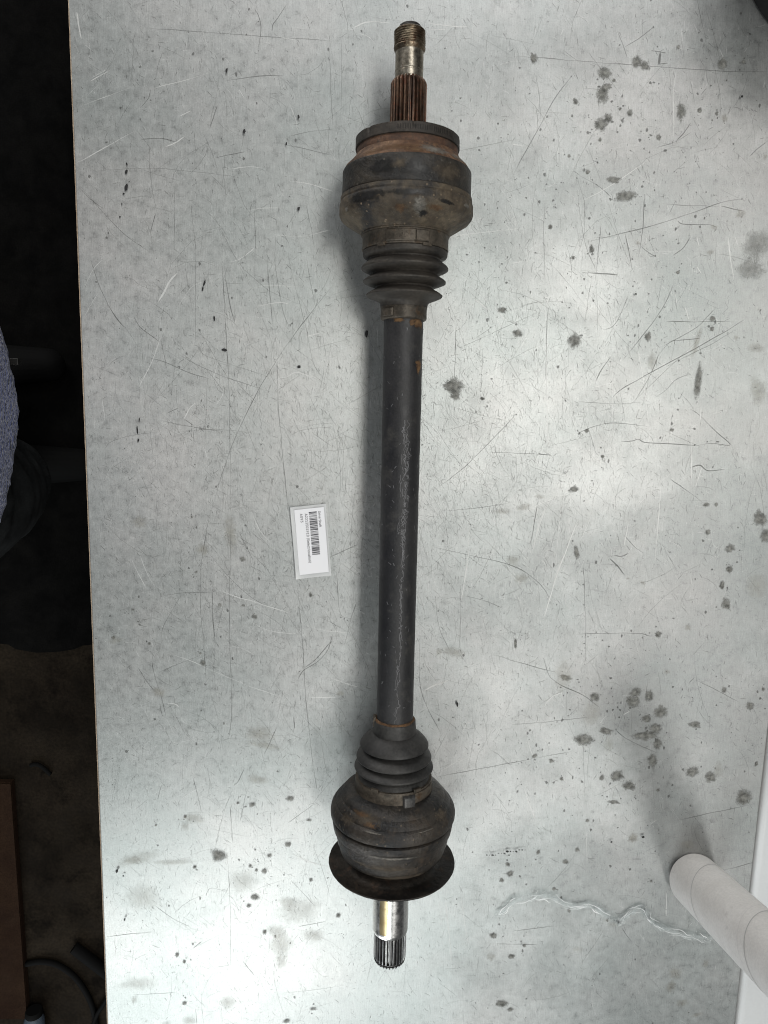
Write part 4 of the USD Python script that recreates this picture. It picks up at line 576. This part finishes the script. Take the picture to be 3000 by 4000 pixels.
for q, (nm, m_, par, pr, py, deg, w, h) in enumerate([
    ('grease_patch', soot, cup_o, CUPP, 736, 6, 70, 40), ('grease_patch', soot, cup_o, CUPP, 730, -22, 70, 30), ('dirt_patch', tan_, cup_o, CUPP, 735, 34, 90, 40), ('dirt_patch', tan_, cup_o, CUPP, 722, -8, 34, 26),
    ('rust_patch', orange, sh_o, SHP, 652, -8, 110, 22), ('rust_patch', orange, sh_o, SHP, 664, -34, 60, 16), ('dust_patch', dust, sh_o, SHP, 656, 24, 90, 24), ('dust_patch', dust, sh_o, SHP, 662, 52, 60, 18), ('rust_patch', orange, sh_o, SHP, 668, 6, 60, 14),
    ('grease_patch', soot, cap, CAPP, 830, -36, 120, 26), ('grease_patch', soot, cap, CAPP, 826, 0, 110, 14), ('dirt_patch', tan_, cap, CAPP, 872, -14, 100, 26), ('dirt_patch', tan_, cap, CAPP, 866, 28, 110, 26), ('dirt_patch', tan_, cap, CAPP, 868, -52, 60, 30), ('dust_patch', dust, cap, CAPP, 870, 10, 40, 34),
    ('rust_patch', orange, cap, CAPP, 878, -6, 34, 14), ('rust_patch', orange, cap, CAPP, 872, 24, 44, 12), ('grease_patch', soot, cap, CAPP, 846, 30, 40, 9), ('grease_patch', soot, cap, CAPP, 852, 36, 34, 7), ('grease_patch', soot, cap, CAPP, 890, 15, 22, 12), ('dust_patch', dust, cap, CAPP, 840, 58, 30, 12), ('dust_patch', dust, cap, CAPP, 858, -60, 20, 9),
    ('dirt_patch', tan_, hs, HP, 3098, -30, 80, 24), ('rust_patch', orange, hs, HP, 3092, -36, 44, 12), ('rust_patch', orange, hs, HP, 3110, -22, 40, 12), ('dirt_patch', tan_, hs, HP, 3120, -50, 60, 20), ('dust_patch', dust, hs, HP, 3127, -20, 60, 3), ('dust_patch', dust, hs, HP, 3127, 30, 60, 2), ('dust_patch', dust, hs, HP, 3212, 0, 120, 7), ('dirt_patch', tan_, hs, HP, 3262, -10, 150, 20), ('dirt_patch', tan_, hs, HP, 3300, 10, 120, 14), ('grease_patch', soot, hs, HP, 3104, -6, 34, 9), ('dirt_patch', tan_, hs, HP, 3108, 55, 50, 24)]):
    V, F, fd = round_blob(pr, py, deg, w, h, 300 + q, 0.0004 + 0.00001 * q); obj(nm, (V, F), m_, par, smooth=True, fade=fd)

# rust and scuffs on the shaft tube
def tube_blob(py, dxp, rx, ry, seed):
    r0 = R(py, 77 - (py - 1272) * 5.9 / 1487); V, F, fd = blob((0, 0), rx, ry, 0, seed, 0, 0.4)
    th = math.asin(dxp / (77 - (py - 1272) * 5.9 / 1487)) + V[:, 0] / r0
    return P3(S(py) + V[:, 1], np.full(len(V), r0 + 0.0003), th), F, fd
rustf = faded('orange_rust_patch', (0.07, 0.036, 0.016), 0.8, 0.0, 0.85, 260, (0.17, 0.095, 0.04))
for py, dxp, rx, ry, sd in ((1270, 56, .0075, .0055, 1), (1432, 60, .0045, .0085, 2), (1268, 30, .0035, .003, 3), (1258, -20, .006, .0022, 4)):
    V, F, fd = tube_blob(py, dxp, rx, ry, sd); obj('rust_patch', (V, F), rustf, shaft, smooth=True, fade=fd)
jr = R(3500, 69.4) + 0.00025; V, F, fd = blob((0, 0), .0052, .075, 0, 91, 0, 0.15, 5, 60); V[:, 1] = np.clip(V[:, 1], -.0298, .0298)
obj('warm_reflection', (P3(S(3497) + V[:, 1], np.full(len(V), jr), math.radians(-24) + V[:, 0] / jr), F), faded('brassy_reflection', (0.40, 0.31, 0.17), 0.32, 1.0, 0.75, 200, (0.52, 0.43, 0.26)), shaft, smooth=True, fade=np.minimum(1, fd * 1.6))  # brassy strip paints a warm room reflection onto the journal
scm = veil('pale_scuff', (0.26, 0.26, 0.27), 0.5, 0.1, 0.34)
def tube_lines(ls):
    ms = []
    for pts, w in ls:
        q = spline_pts(pts, 6); ss = np.array([S(y) for x, y in q]); th = np.radians(q[:, 0]); r0 = R(1272, 77.2) + 0.00035
        xy = np.c_[th * r0, ss]; V, F = ribbon(xy, w, 0); ms.append((P3(V[:, 1], np.full(len(V), r0), V[:, 0] / r0), F))
    return cat_mesh(ms)
sl = []
r = np.random.default_rng(5)
for y0 in np.arange(1640, 2760, 26):
    a = np.interp(y0, [1640, 1900, 2100, 2500, 2760], [13, 14, 12, 8, 1]); wd = np.interp(y0, [1640, 1850, 2080, 2150, 2760], [4, 6, 5, 2.2, 2.6])
    k = int(np.interp(y0, [1640, 1800, 2080, 2200, 2760], [3, 5, 5, 1.6, 1.4]) + r.uniform())
    for _ in range(k):
        b = a + r.normal(0, wd); L = r.uniform(14, 40)
        sl.append(([(b + r.normal(0, 2.2), y0 + L * t) for t in (0, .25, .5, .75, 1)], r.uniform(.0002, .0007)))
cont = [(a + r.normal(0, 2.0), y) for y, a in zip(range(2110, 2790, 22), np.interp(range(2110, 2790, 22), [2110, 2300, 2500, 2600, 2790], [11, 10, 8, 2, 1]))]
sl += [(cont[i:i + 5], .0004) for i in range(0, len(cont) - 4, 7)]
for _ in range(70):
    a, y = r.uniform(-70, 60), r.uniform(1280, 2780); sl.append(([(a, y), (a + r.normal(0, 4), y + r.uniform(3, 12))], r.uniform(.0003, .0008)))
obj('scuff_marks', tube_lines(sl), scm, shaft, smooth=True, kind='stuff', label='pale crackled scuff running along the tube')

# ------------------------------------------------------------------ label in its clear sleeve
KC = .15374
def crop(x, y): return T(1100 + x * KC, 1940 + y * KC)
sTL, sTR, sBL = crop(335, 325)[:2], crop(1080, 250)[:2], crop(470, 1965)[:2]
Lu, Lv = sBL - sTL, sTR - sTL                   # u runs down the sticker (reading direction), v to its right (text's up)
lu, lv = np.linalg.norm(Lu), np.linalg.norm(Lv)
def lab(u, v, dz=0.0):
    u, v = np.broadcast_arrays(np.asarray(u, float), np.asarray(v, float))
    h = 0.0010 + 0.0030 * (1 - np.clip(v, -.2, 1.2)) ** 2 * 0.6 + 0.0010 * (u - .5) ** 2 * 4
    xy = sTL + u[..., None] * Lu + v[..., None] * Lv
    return np.concatenate([xy, (ZT + h + dz)[..., None]], -1)
def lab_sheet(u0, u1, v0, v1, dz, th=0.0002, n=14, m=10, wav=0.0):
    U, Vv = np.meshgrid(np.linspace(u0, u1, n), np.linspace(v0, v1, m), indexing='ij')
    q = wav * (meshkit.noise(np.stack([U * 5, Vv * 4, U * 0], -1), 4) - .5)
    top = lab(U, Vv, dz + q + th).reshape(-1, 3); bot = lab(U, Vv, dz + q).reshape(-1, 3); k = n * m; F = []
    for i in range(n - 1):
        for j in range(m - 1):
            a, b, c, d = i * m + j, i * m + j + 1, (i + 1) * m + j + 1, (i + 1) * m + j
            F += [[a, c, b], [a, d, c], [k + a, k + b, k + c], [k + a, k + c, k + d]]
    ed = [i * m for i in range(n)] + [(n - 1) * m + j for j in range(1, m)] + [i * m + m - 1 for i in range(n - 2, -1, -1)] + [j for j in range(m - 2, 0, -1)]
    for a, b in zip(ed, ed[1:] + ed[:1]): F += [[a, b, k + b], [a, k + b, k + a]]
    tm = trimesh.Trimesh(np.vstack([top, bot]), np.array(F), process=False); trimesh.repair.fix_normals(tm); return tm
tagx = thing('label_tag', (*(sTL + Lu / 2 + Lv / 2), ZT), 'white barcode label reading Drive Shaft in a clear plastic sleeve on the bench', 'label')
sleeve_m = mat('clear_sleeve', {'p': ('principled_bsdf', {'base_color': (0.82, 0.83, 0.83), 'roughness': 0.25}), 't': ('transparent_bsdf', {'color': (0.95, 0.95, 0.95)}), 'x': ('mix_closure', {'fac': 0.55})}, [('t.BSDF', 'x.closure1'), ('p.BSDF', 'x.closure2')], 'x.closure')
obj('plastic_sleeve', lab_sheet(-0.045, 1.062, -0.135, 1.07, 0.0, 0.0003, wav=0.0012), sleeve_m, tagx, smooth=40)
obj('sticker', lab_sheet(0, 1, 0, 1, 0.0009, 0.00015, 30, 40), plain('label_paper', (0.80, 0.80, 0.82), 0.45), tagx, smooth=40)
ink = plain('label_ink', (0.012, 0.012, 0.02), 0.6)
def lab_text(txt, u0, v0, u1, cap):
    t = meshkit.text_mesh(txt, cap * lv, 0.00006); v = np.array(t.vertices); w = v[:, 0].max() - v[:, 0].min()
    x = (v[:, 0] - v[:, 0].min()) / w
    return lab(u0 + x * (u1 - u0), v0 + v[:, 1] / lv, 0.00114).reshape(-1, 3) + np.c_[0 * x, 0 * x, v[:, 2]], np.array(t.faces)
def cuv(x, y):
    p = crop(x, y)[:2] - sTL; return p @ Lu / lu ** 2, p @ Lv / lv ** 2
for nm, txt, a, b, cap in (('printed_line', 'Drive Shaft', (940, 385), (985, 785), .08), ('printed_line', 'A2213501910 (Select location)', (605, 430), (705, 1670), .088), ('printed_line', '6093', (485, 430), (500, 648), .085)):
    (u0, v0), (u1, v1) = cuv(*a), cuv(*b); obj(nm, lab_text(txt, u0, v0, u1, cap), ink, tagx, smooth=False)
(u0, v0), (u1, _) , (_, v1) = cuv(705, 395), cuv(805, 1480), cuv(905, 390)
bars = [3, 1, 1, 1, 1, 2, 1, 3, 2, 2, 1, 3, 2, 2, 3, 2, 1, 1, 3, 1, 1, 1, 2, 1, 3, 2, 1, 1, 2, 2, 3, 2, 2, 1, 3, 3, 1, 1, 1, 2, 1, 2, 1, 2, 3, 1, 1, 3, 2, 2, 1, 1, 2, 2, 3, 3, 1, 1, 2, 1, 3, 2, 2, 3, 1, 1, 1, 2, 2, 1, 3, 1, 2, 1, 3, 2, 1, 1, 3, 2, 1, 1, 2]
tot = sum(bars); at = 0; ms = []
for i, b in enumerate(bars):
    if i % 2 == 0:
        ua, ub = u0 + (u1 - u0) * at / tot, u0 + (u1 - u0) * (at + b * 0.92) / tot
        g = lab_sheet(ua, ub, v0, v1, 0.00114, 0.00007, 2, 16); ms.append((np.array(g.vertices), np.array(g.faces)))
    at += b
obj('barcode', cat_mesh(ms), ink, tagx, smooth=False)

# ------------------------------------------------------------------ cardboard tube standing on the bench, leaning
TR = 0.0262
d0 = ray(1548, 2317); up = -d0 / np.linalg.norm(d0)
tc = onz(2704, 3428, ZT); e1 = np.cross(up, [0, 0, 1]); e1 /= np.linalg.norm(e1); e2 = np.cross(up, e1)
low = TR * math.sqrt(1 - up[2] ** 2)
tc = tc + up * (low / up[2] * 1.0 + 0.0003)
def tubept(h, r, a): return tc + h[..., None] * up + r[..., None] * (np.cos(a)[..., None] * e1 + np.sin(a)[..., None] * e2)
n = 96; hs_ = np.concatenate([[0, 0.0008], np.linspace(0.003, 0.30, 60)]); a = np.arange(n) / n * 2 * math.pi
rows = [(0.0, TR - .003)] + [(h, TR - (0.0008 if i == 0 else 0)) for i, h in enumerate(hs_)] + [(hs_[-1], TR - .003), (0.0, TR - .003)]
hh = np.repeat(np.array([q[0] for q in rows])[:, None], n, 1); rr = np.repeat(np.array([q[1] for q in rows])[:, None], n, 1); aa = np.repeat(a[None], len(rows), 0)
rr = rr + 0.0002 * (meshkit.fbm(np.stack([np.cos(aa) * 3, np.sin(aa) * 3, hh * 60], -1), 3, 8) - .5) * (rr > TR - .002)
V = tubept(hh, rr, aa).reshape(-1, 3); m_ = len(rows)
I = np.arange(m_ - 1)[:, None] * n + np.arange(n)[None]; J = np.arange(m_ - 1)[:, None] * n + (np.arange(n)[None] + 1) % n
F = np.vstack([np.stack([I, J, J + n], -1).reshape(-1, 3), np.stack([I, J + n, I + n], -1).reshape(-1, 3)])
tm = trimesh.Trimesh(V, F, process=False); trimesh.repair.fix_normals(tm)
card_m = grime('pale_card', (0.76, 0.735, 0.705), (0.85, 0.825, 0.80), rust=(0.62, 0.595, 0.57), rust_at=0.66, rough=0.8, scale=18, bump=0.08, fine=500, var=0.06)
ct = thing('cardboard_tube', tc - up * 0.0, 'pale grey cardboard tube standing tilted on the lower right of the bench', 'cardboard tube')
obj('tube_wall', tm, card_m, ct, smooth=40)
for k, (ph, w) in enumerate(((0.0, .0011), (1.9, .0005))):
    q = np.linspace(0, 1, 160); th = ph + q * 2 * math.pi * 2.6; h = 0.006 + 0.02 * k + q * 0.27; ms = []
    Va = tubept(h, np.full(160, TR + .00022), th); Vb = tubept(h + w, np.full(160, TR + .00022), th)
    VV = np.empty((320, 3)); VV[0::2], VV[1::2] = Va, Vb
    FF = np.array([f for i in range(159) for f in ([2 * i, 2 * i + 2, 2 * i + 3], [2 * i, 2 * i + 3, 2 * i + 1])])
    obj('spiral_seam', (VV, FF), plain('seam_grey' if k == 0 else 'seam_pale', (0.54, 0.53, 0.52) if k == 0 else (0.72, 0.70, 0.69), 0.8), ct, smooth=True)

# ------------------------------------------------------------------ twisted clear film
film_m = mat('clear_film', {'d': ('principled_bsdf', {'base_color': (0.85, 0.87, 0.87), 'roughness': 0.12, 'specular_ior_level': 1.0}), 't': ('transparent_bsdf', {'color': (0.97, 0.98, 0.98)}), 'x': ('mix_closure', {'fac': 0.09})},
             [('t.BSDF', 'x.closure1'), ('d.BSDF', 'x.closure2')], 'x.closure')
glint_m = veil('film_crease', (1.0, 1.0, 1.0), 0.15, 0.0, 0.8)  # plain white strands paint the glints on the film
fp = [(1930, 3566), (1965, 3548), (2000, 3515), (2040, 3502), (2100, 3490), (2150, 3496), (2200, 3522), (2250, 3530), (2300, 3526), (2350, 3555), (2390, 3580), (2412, 3596), (2440, 3568), (2475, 3543), (2510, 3545), (2530, 3578), (2570, 3605), (2610, 3622), (2680, 3640), (2740, 3652), (2775, 3660)]
fpw = np.array([T(*p) for p in fp]); ms = []
rf = np.random.default_rng(21)
for k in range(9):
    q = spline_pts(fpw, 10); nq = len(q); t = np.linspace(0, 1, nq)
    tg = np.gradient(q, axis=0); tg /= np.linalg.norm(tg, axis=1, keepdims=True); sdv = np.cross(tg, [0, 0, 1])
    amp = 0.0045 * np.interp(t, [0, .15, .5, .8, 1], [.3, 1, .7, .8, 1.3])
    o = (meshkit.noise(np.c_[t * 22 + 9 * k, t * 0, t * 0], 30 + k) - .5) * 2 * amp
    tw = meshkit.noise(np.c_[t * 30 + 5 * k, t * 0, t * 0], 50 + k) * 9
    w = rf.uniform(.0012, .0028) * (0.5 + meshkit.noise(np.c_[t * 26 + 3 * k, t * 0, t * 0], 70 + k))
    c = q + sdv * o[:, None] + np.array([0, 0, 1]) * (0.0022 + 0.003 * meshkit.noise(np.c_[t * 25, t * 0 + k, t * 0], 90))[:, None]
    dv = sdv * np.cos(tw)[:, None] + np.array([0, 0, 1]) * (np.sin(tw) * 0.5)[:, None]
    i0, i1 = sorted(rf.integers(0, nq, 2)); i0, i1 = (0, nq) if k < 5 else (min(i0, nq - 40), max(i1, min(i0 + 40, nq)))
    Va, Vb = (c + dv * w[:, None])[i0:i1], (c - dv * w[:, None])[i0:i1]
    VV = np.empty((2 * len(Va), 3)); VV[0::2], VV[1::2] = Va, Vb; VV[:, 2] = np.maximum(VV[:, 2], ZT + 0.0012)
    ms.append((VV, np.array([f for i in range(len(Va) - 1) for f in ([2 * i, 2 * i + 2, 2 * i + 3], [2 * i, 2 * i + 3, 2 * i + 1])])))
fs = []
for k in range(36):
    q = spline_pts(fpw, 24); nq = len(q); L = int(rf.uniform(14, 46)); a0 = int(rf.uniform(0, nq - L))
    sg = q[a0:a0 + L]; tg = np.gradient(sg, axis=0); tg /= np.linalg.norm(tg, axis=1, keepdims=True); sdv = np.cross(tg, [0, 0, 1])
    t = np.arange(a0, a0 + L) / nq; am = 0.0056 * np.interp(t, [0, .15, .5, .8, 1], [.3, 1, .6, .7, 1.4])
    o = am * (rf.uniform(-1, 1) + (meshkit.noise(np.c_[t * 40 + 7 * k, t * 0, t * 0], k) - .5))
    sg = sg + sdv * o[:, None]; V, F = ribbon(sg, rf.uniform(.0003, .001) * np.sin(np.linspace(0.05, math.pi - .05, L)), 0); V[:, 2] = ZT + 0.004 + 0.00002 * k; fs.append((V, F))
flm = thing('plastic_film', fpw[10], 'thin twisted strand of clear plastic film reaching under the cardboard tube', 'plastic film')
obj('crease', cat_mesh(fs), glint_m, flm, smooth=False, kind='stuff')
obj('film', cat_mesh(ms), film_m, flm, smooth=True)

# ------------------------------------------------------------------ black tub at the far right corner
bc = T(2950, 50)[:2] + np.array([0.78, 0.62]) * 0.115
def lathe_z(c, pr, n=64):
    pr = np.array(pr); a = np.arange(n) / n * 2 * math.pi; V = np.vstack([np.c_[c[0] + r * np.cos(a), c[1] + r * np.sin(a), np.full(n, z)] for r, z in pr]); F = []
    for i in range(len(pr) - 1):
        for k in range(n):
            x, y = i * n + k, i * n + (k + 1) % n; F += [[x, y, y + n], [x, y + n, x + n]]
    V = np.vstack([V, [*c, pr[0][1]], [*c, pr[-1][1]]]); m = len(pr)
    for k in range(n): F += [[m * n, (k + 1) % n, k], [m * n + 1, (m - 1) * n + k, (m - 1) * n + (k + 1) % n]]
    return V, np.array(F)
blk = plain('black_plastic', (0.006, 0.006, 0.007), 0.25, specular_ior_level=0.3)
tb = thing('black_tub', (*bc, ZT), 'glossy black round tub at the far right corner of the bench', 'tub')
obj('tub_wall', lathe_z(bc, [(.108, ZT + .0005), (.112, ZT + .002), (.113, ZT + .15), (.110, ZT + .15), (.109, ZT + .01)]), blk, tb, smooth=35)
obj('rim', lathe_z(bc, [(.1095, ZT + .1505), (.114, ZT + .1505), (.1155, ZT + .153), (.114, ZT + .156), (.1095, ZT + .156)]), blk, tb, smooth=35)

# ------------------------------------------------------------------ things on the floor, lower left
def floor_path(pts, z): return spline_pts([onz(x, y, z) for x, y in pts], 8)
rub = plain('black_rubber', (0.004, 0.004, 0.004), 0.8, specular_ior_level=0.12)
obj('hose', tube(floor_path([(20, 3760), (95, 3766), (160, 3757), (225, 3770), (290, 3815), (340, 3885), (368, 3960), (385, 4060)], .0075), .0065), rub, smooth=True, label='thin black hose curving across the floor beside the cardboard box', cat='hose')
obj('cable', tube(floor_path([(440, 3860), (410, 3915), (380, 3962), (362, 4010), (350, 4060)], .0205), .005), rub, smooth=True, label='black cable lying across the hose below the bench edge', cat='cable')
obj('rubber_pipe', tube([onz(288, 3702, .0135), onz(300, 3711, .0135), onz(430, 3812, .0135), onz(520, 3880, .0135)], [.0125, .013, .013, .013], 20), rub, smooth=40, label='thick black rubber pipe end poking out from beneath the bench', cat='pipe')
obj('rubber_scrap', tube(floor_path([(118, 2990), (140, 2986), (165, 2996), (198, 3026)], .006), [.003] + [.0055] * 20 + [.004] * 4 if False else .0045), rub, smooth=True, label='short curved black scrap on the brown floor', cat='scrap')
bz = 0.02; q0, q1 = onz(40, 3060, bz), onz(106, 4000, bz); dirb = (q1 - q0)[:2] / np.linalg.norm((q1 - q0)[:2]); nb = np.array([dirb[1], -dirb[0]]); nb = nb if nb[0] < 0 else -nb
c0, c1 = q0[:2], q0[:2] + dirb * 0.62
cbx = thing('cardboard_box', (*(c0 + nb * .2), 0), 'reddish brown cardboard box on the floor at the lower left', 'box')
boxm = grime('brown_card', (0.020, 0.011, 0.0075), (0.030, 0.0175, 0.011), rough=0.95, scale=10, bump=0.1, spec=0.05)
def ccw(p): return p if Polygon(p).exterior.is_ccw else p[::-1]
obj('box_body', prism(ccw([c0, c1, c1 + nb * .4, c0 + nb * .4]), 0.001, bz - .004, .002), boxm, cbx, smooth=False)
obj('flap', prism(ccw([c0 + dirb * .002, c1 - dirb * .002, c1 + nb * .198, c0 + nb * .198]), bz - .0036, bz, .0005), boxm, cbx, smooth=False)
obj('flap', prism(ccw([c0 + nb * .202, c1 + nb * .202, c1 + nb * .398, c0 + nb * .398]), bz - .0036, bz, .0005), boxm, cbx, smooth=False)
pc = onz(133, 3985, 0.12)[:2]
pail = thing('blue_bottle', (*pc, 0), 'small dusty blue plastic bottle with a black cap between box and hose', 'bottle')
bd0, bd1 = onz(133, 3962, .025), onz(138, 4090, .025)
obj('bottle_body', tube(np.linspace(bd0, bd1, 8), [.017, .023, .024, .024, .024, .024, .024, .022], 24), grime('dusty_blue', (0.035, 0.05, 0.075), (0.09, 0.115, 0.14), rough=0.5, scale=30), pail, smooth=40)
dd = (bd0 - bd1) / np.linalg.norm(bd0 - bd1)
obj('cap', tube(np.linspace(bd0 + dd * .012, bd0 - dd * .001, 4), [.018, .020, .020, .020], 24), rub, pail, smooth=40)

# ------------------------------------------------------------------ the person standing at the left edge
def sph(p, r): return manifold3d.Manifold.sphere(r, 20).translate([float(x) for x in p])
def bone(a, b, ra, rb_): return manifold3d.Manifold.batch_hull([sph(a, ra), sph(b, rb_)])
def ell(p, rx, ry, rz): return manifold3d.Manifold.sphere(1.0, 32).scale([rx, ry, rz]).translate([float(x) for x in p])
def limb(js): return [bone(js[i][0], js[i + 1][0], js[i][1], js[i + 1][1]) for i in range(len(js) - 1)]
def fuse(parts, edge, it=12):
    m = manifold3d.Manifold.batch_boolean(parts, manifold3d.OpType.Add).refine_to_length(edge); mm = m.to_mesh()
    t = trimesh.Trimesh(mm.vert_properties[:, :3], mm.tri_verts, process=True); trimesh.smoothing.filter_taubin(t, iterations=it); return t
Y0 = -0.005; X0 = -0.44
hip = [(X0 - .09, Y0 + s * .088, .88) for s in (1, -1)]
knee = [(X0 - .26, Y0 + .085, .50), (X0 - .15, Y0 - .115, .50)]
ank = [(X0 - .42, Y0 + .09, .09), (X0 - .36, Y0 - .12, .09)]
sh = [(X0 - .05, Y0 + s * .175, 1.40) for s in (1, -1)]
elb = [(X0 - .17, Y0 + s * .255, 1.14) for s in (1, -1)]
wri = [(X0 - .235, Y0 + s * .07, .97) for s in (1, -1)]
body = []
body += [ell((X0 - .045, Y0, .95), .112, .155, .12), ell((X0 - .03, Y0, 1.08), .115, .150, .16), ell((X0 - .04, Y0, 1.28), .115, .165, .18)]
body += [bone((X0 - .05, Y0, 1.36), (X0 - .02, Y0, 1.52), .06, .052), bone(sh[0], sh[1], .058, .058)]
for k in (0, 1):
    s = (1, -1)[k]
    body += limb([(hip[k], .092), (knee[k], .052), (ank[k], .038)])
    body += [bone(ank[k], (ank[k][0] - .03, ank[k][1], .04), .036, .034), bone((ank[k][0] - .02, ank[k][1], .036), (ank[k][0] + .13, ank[k][1], .03), .034, .026)]
    body += limb([(sh[k], .050), (elb[k], .038), (wri[k], .027)])
    w = np.array(wri[k]); pd = np.array([-.02, -s * .045, -.07]); pd /= np.linalg.norm(pd); pal = w + pd * .075
    acr = np.cross(pd, [1, 0, 0]); acr /= np.linalg.norm(acr)
    body += [manifold3d.Manifold.batch_hull([sph(w + pd * .015, .018), sph(w + pd * .02 + acr * .018, .013), sph(pal + acr * .03, .011), sph(pal - acr * .03, .011)])]
    for f, (o, L) in enumerate(((.030, .066), (.010, .076), (-.010, .072), (-.030, .056))):
        a0 = pal + acr * o; a1 = a0 + pd * L * .5 + np.array([-.006, 0, 0]); a2 = a1 + pd * L * .3 + np.array([.010, 0, 0]); a3 = a2 + pd * L * .2 + np.array([.012, 0, 0])
        body += limb([(a0, .0095), (a1, .0088), (a2, .008), (a3, .007)])
    t0 = w + pd * .03 + acr * .018; t1 = t0 + acr * .03 + pd * .025; body += limb([(t0, .0115), (t1, .0105), (t1 + pd * .03 + acr * .004, .0085)])
HX, HZ = X0 + .0, 1.635
body += [ell((HX - .012, Y0, HZ + .03), .096, .076, .092), ell((HX + .012, Y0, HZ - .04), .07, .058, .078), bone((HX + .085, Y0, HZ + .005), (HX + .105, Y0, HZ - .03), .009, .013), ell((HX + .078, Y0, HZ - .07), .012, .024, .008), ell((HX + .062, Y0, HZ - .105), .022, .026, .02)]
for s in (1, -1): body += [ell((HX - .01, Y0 + s * .077, HZ - .005), .018, .009, .032)]
per = thing('person', (X0 - .05, Y0, 0), 'person in a blue knitted sweater and black trousers standing at the left edge', 'person')
skin = mat('skin', {'p': ('principled_bsdf', {'base_color': (0.52, 0.33, 0.25), 'roughness': 0.55, 'subsurface_weight': 0.1, 'subsurface_scale': 0.01})}, surface='p.BSDF')
obj('body', fuse(body, .011, 8), skin, per, smooth=True)
eye = plain('eye_white', (0.75, 0.73, 0.70), 0.2); iris = plain('iris', (0.05, 0.03, 0.02), 0.2)
for s in (1, -1):
    obj('eye', ell((HX + .073, Y0 + s * .032, HZ + .005), .013, .014, .009), eye, per, smooth=True); obj('iris', ell((HX + .0835, Y0 + s * .032, HZ + .005), .004, .006, .006), iris, per, smooth=True)
obj('mouth', ell((HX + .0865, Y0, HZ - .070), .006, .021, .005), plain('lips', (0.42, 0.18, 0.16), 0.5), per, smooth=True)
hair = fuse([ell((HX - .02, Y0, HZ + .045), .099, .083, .090), ell((HX - .05, Y0, HZ - .01), .066, .078, .08)], .010, 4)
obj('hair', hair, grime('dark_hair', (0.02, 0.014, 0.01), (0.05, 0.035, 0.025), rough=0.5, scale=80, bump=0.4), per, smooth=True)
# sweater: heathered knit
sw = [ell((X0 - .006, Y0, .955), .128, .182, .060), ell((X0 - .022, Y0, 1.08), .130, .172, .16), ell((X0 - .04, Y0, 1.28), .130, .180, .19), bone(sh[0], sh[1], .068, .068), bone((X0 - .05, Y0, 1.40), (X0 - .035, Y0, 1.47), .075, .062)]
sw += [manifold3d.Manifold.batch_hull(sw[1:3]), manifold3d.Manifold.batch_hull(sw[0:2])]
for k in (0, 1): sw += limb([(sh[k], .064), (elb[k], .052), (wri[k], .040)])
swt = fuse(sw, .009, 10); v = swt.vertices; v += swt.vertex_normals * (0.0012 * np.sin(v[:, 2:3] * 900)) + swt.vertex_normals * ((meshkit.fbm(v * 14, 3, 2) - .5)[:, None] * 0.014); swt.vertices = v
knit = mat('blue_knit', {'tc': ('geometry', {}), 'mp': ('mapping', {'scale': (1, 1, 1.8)}), 'v': ('voronoi_texture', {'scale': 260.0}), 'n': ('noise_texture', {'scale': 190.0, 'detail': 5.0, 'roughness': 0.8}),
                         'r': ('rgb_ramp', {'ramp': [(0.36, (0.022, 0.028, 0.07)), (0.5, (0.055, 0.067, 0.145)), (0.66, (0.14, 0.155, 0.27))]}), 'b': ('bump', {'strength': 0.9, 'distance': 0.003}), 'p': ('principled_bsdf', {'roughness': 0.9, 'sheen_weight': 0.4})},
           [('tc.position', 'mp.vector'), ('mp.vector', 'v.vector'), ('mp.vector', 'n.vector'), ('n.fac', 'r.fac'), ('r.color', 'p.base_color'), ('v.distance', 'b.height'), ('b.normal', 'p.normal')], 'p.BSDF')
obj('sweater', swt, knit, per, smooth=True)
tr = [ell((X0 - .07, Y0, .93), .122, .165, .10)]
for k in (0, 1): tr += limb([(hip[k], .108), ((hip[k][0] * .4 + knee[k][0] * .6 + .02, knee[k][1], .66), .090), (knee[k], .078), ((ank[k][0], ank[k][1], .08), .055)])
trt = fuse(tr, .012, 10); v = trt.vertices; trt.vertices = v + trt.vertex_normals * ((meshkit.fbm(v * [9, 9, 26], 4, 5) - .5)[:, None] * 0.022)
obj('trousers', trt, grime('black_cloth', (0.010, 0.011, 0.0115), (0.021, 0.023, 0.0235), rough=0.95, scale=30, bump=0.3, fine=700, spec=0.1), per, smooth=True)
for k in (0, 1):
    a_ = np.array(ank[k]); obj('shoe', fuse([bone(a_ + [-.03, 0, -.035], a_ + [.06, 0, -.045], .046, .042), bone(a_ + [.06, 0, -.048], a_ + [.155, 0, -.052], .042, .034)], .01, 4), plain('black_leather', (0.004, 0.004, 0.004), 0.8, specular_ior_level=0.1), per, smooth=True)
cp = onz(62, 1412, .845)
obj('belt_clip', prism([(cp[0] - .006, cp[1] - .0035), (cp[0] + .002, cp[1] - .0035), (cp[0] + .002, cp[1] + .003), (cp[0] - .006, cp[1] + .003)], .838, .845, .0005), plain('clip_steel', (0.06, 0.06, 0.058), 0.5, 1.0), per, smooth=False)
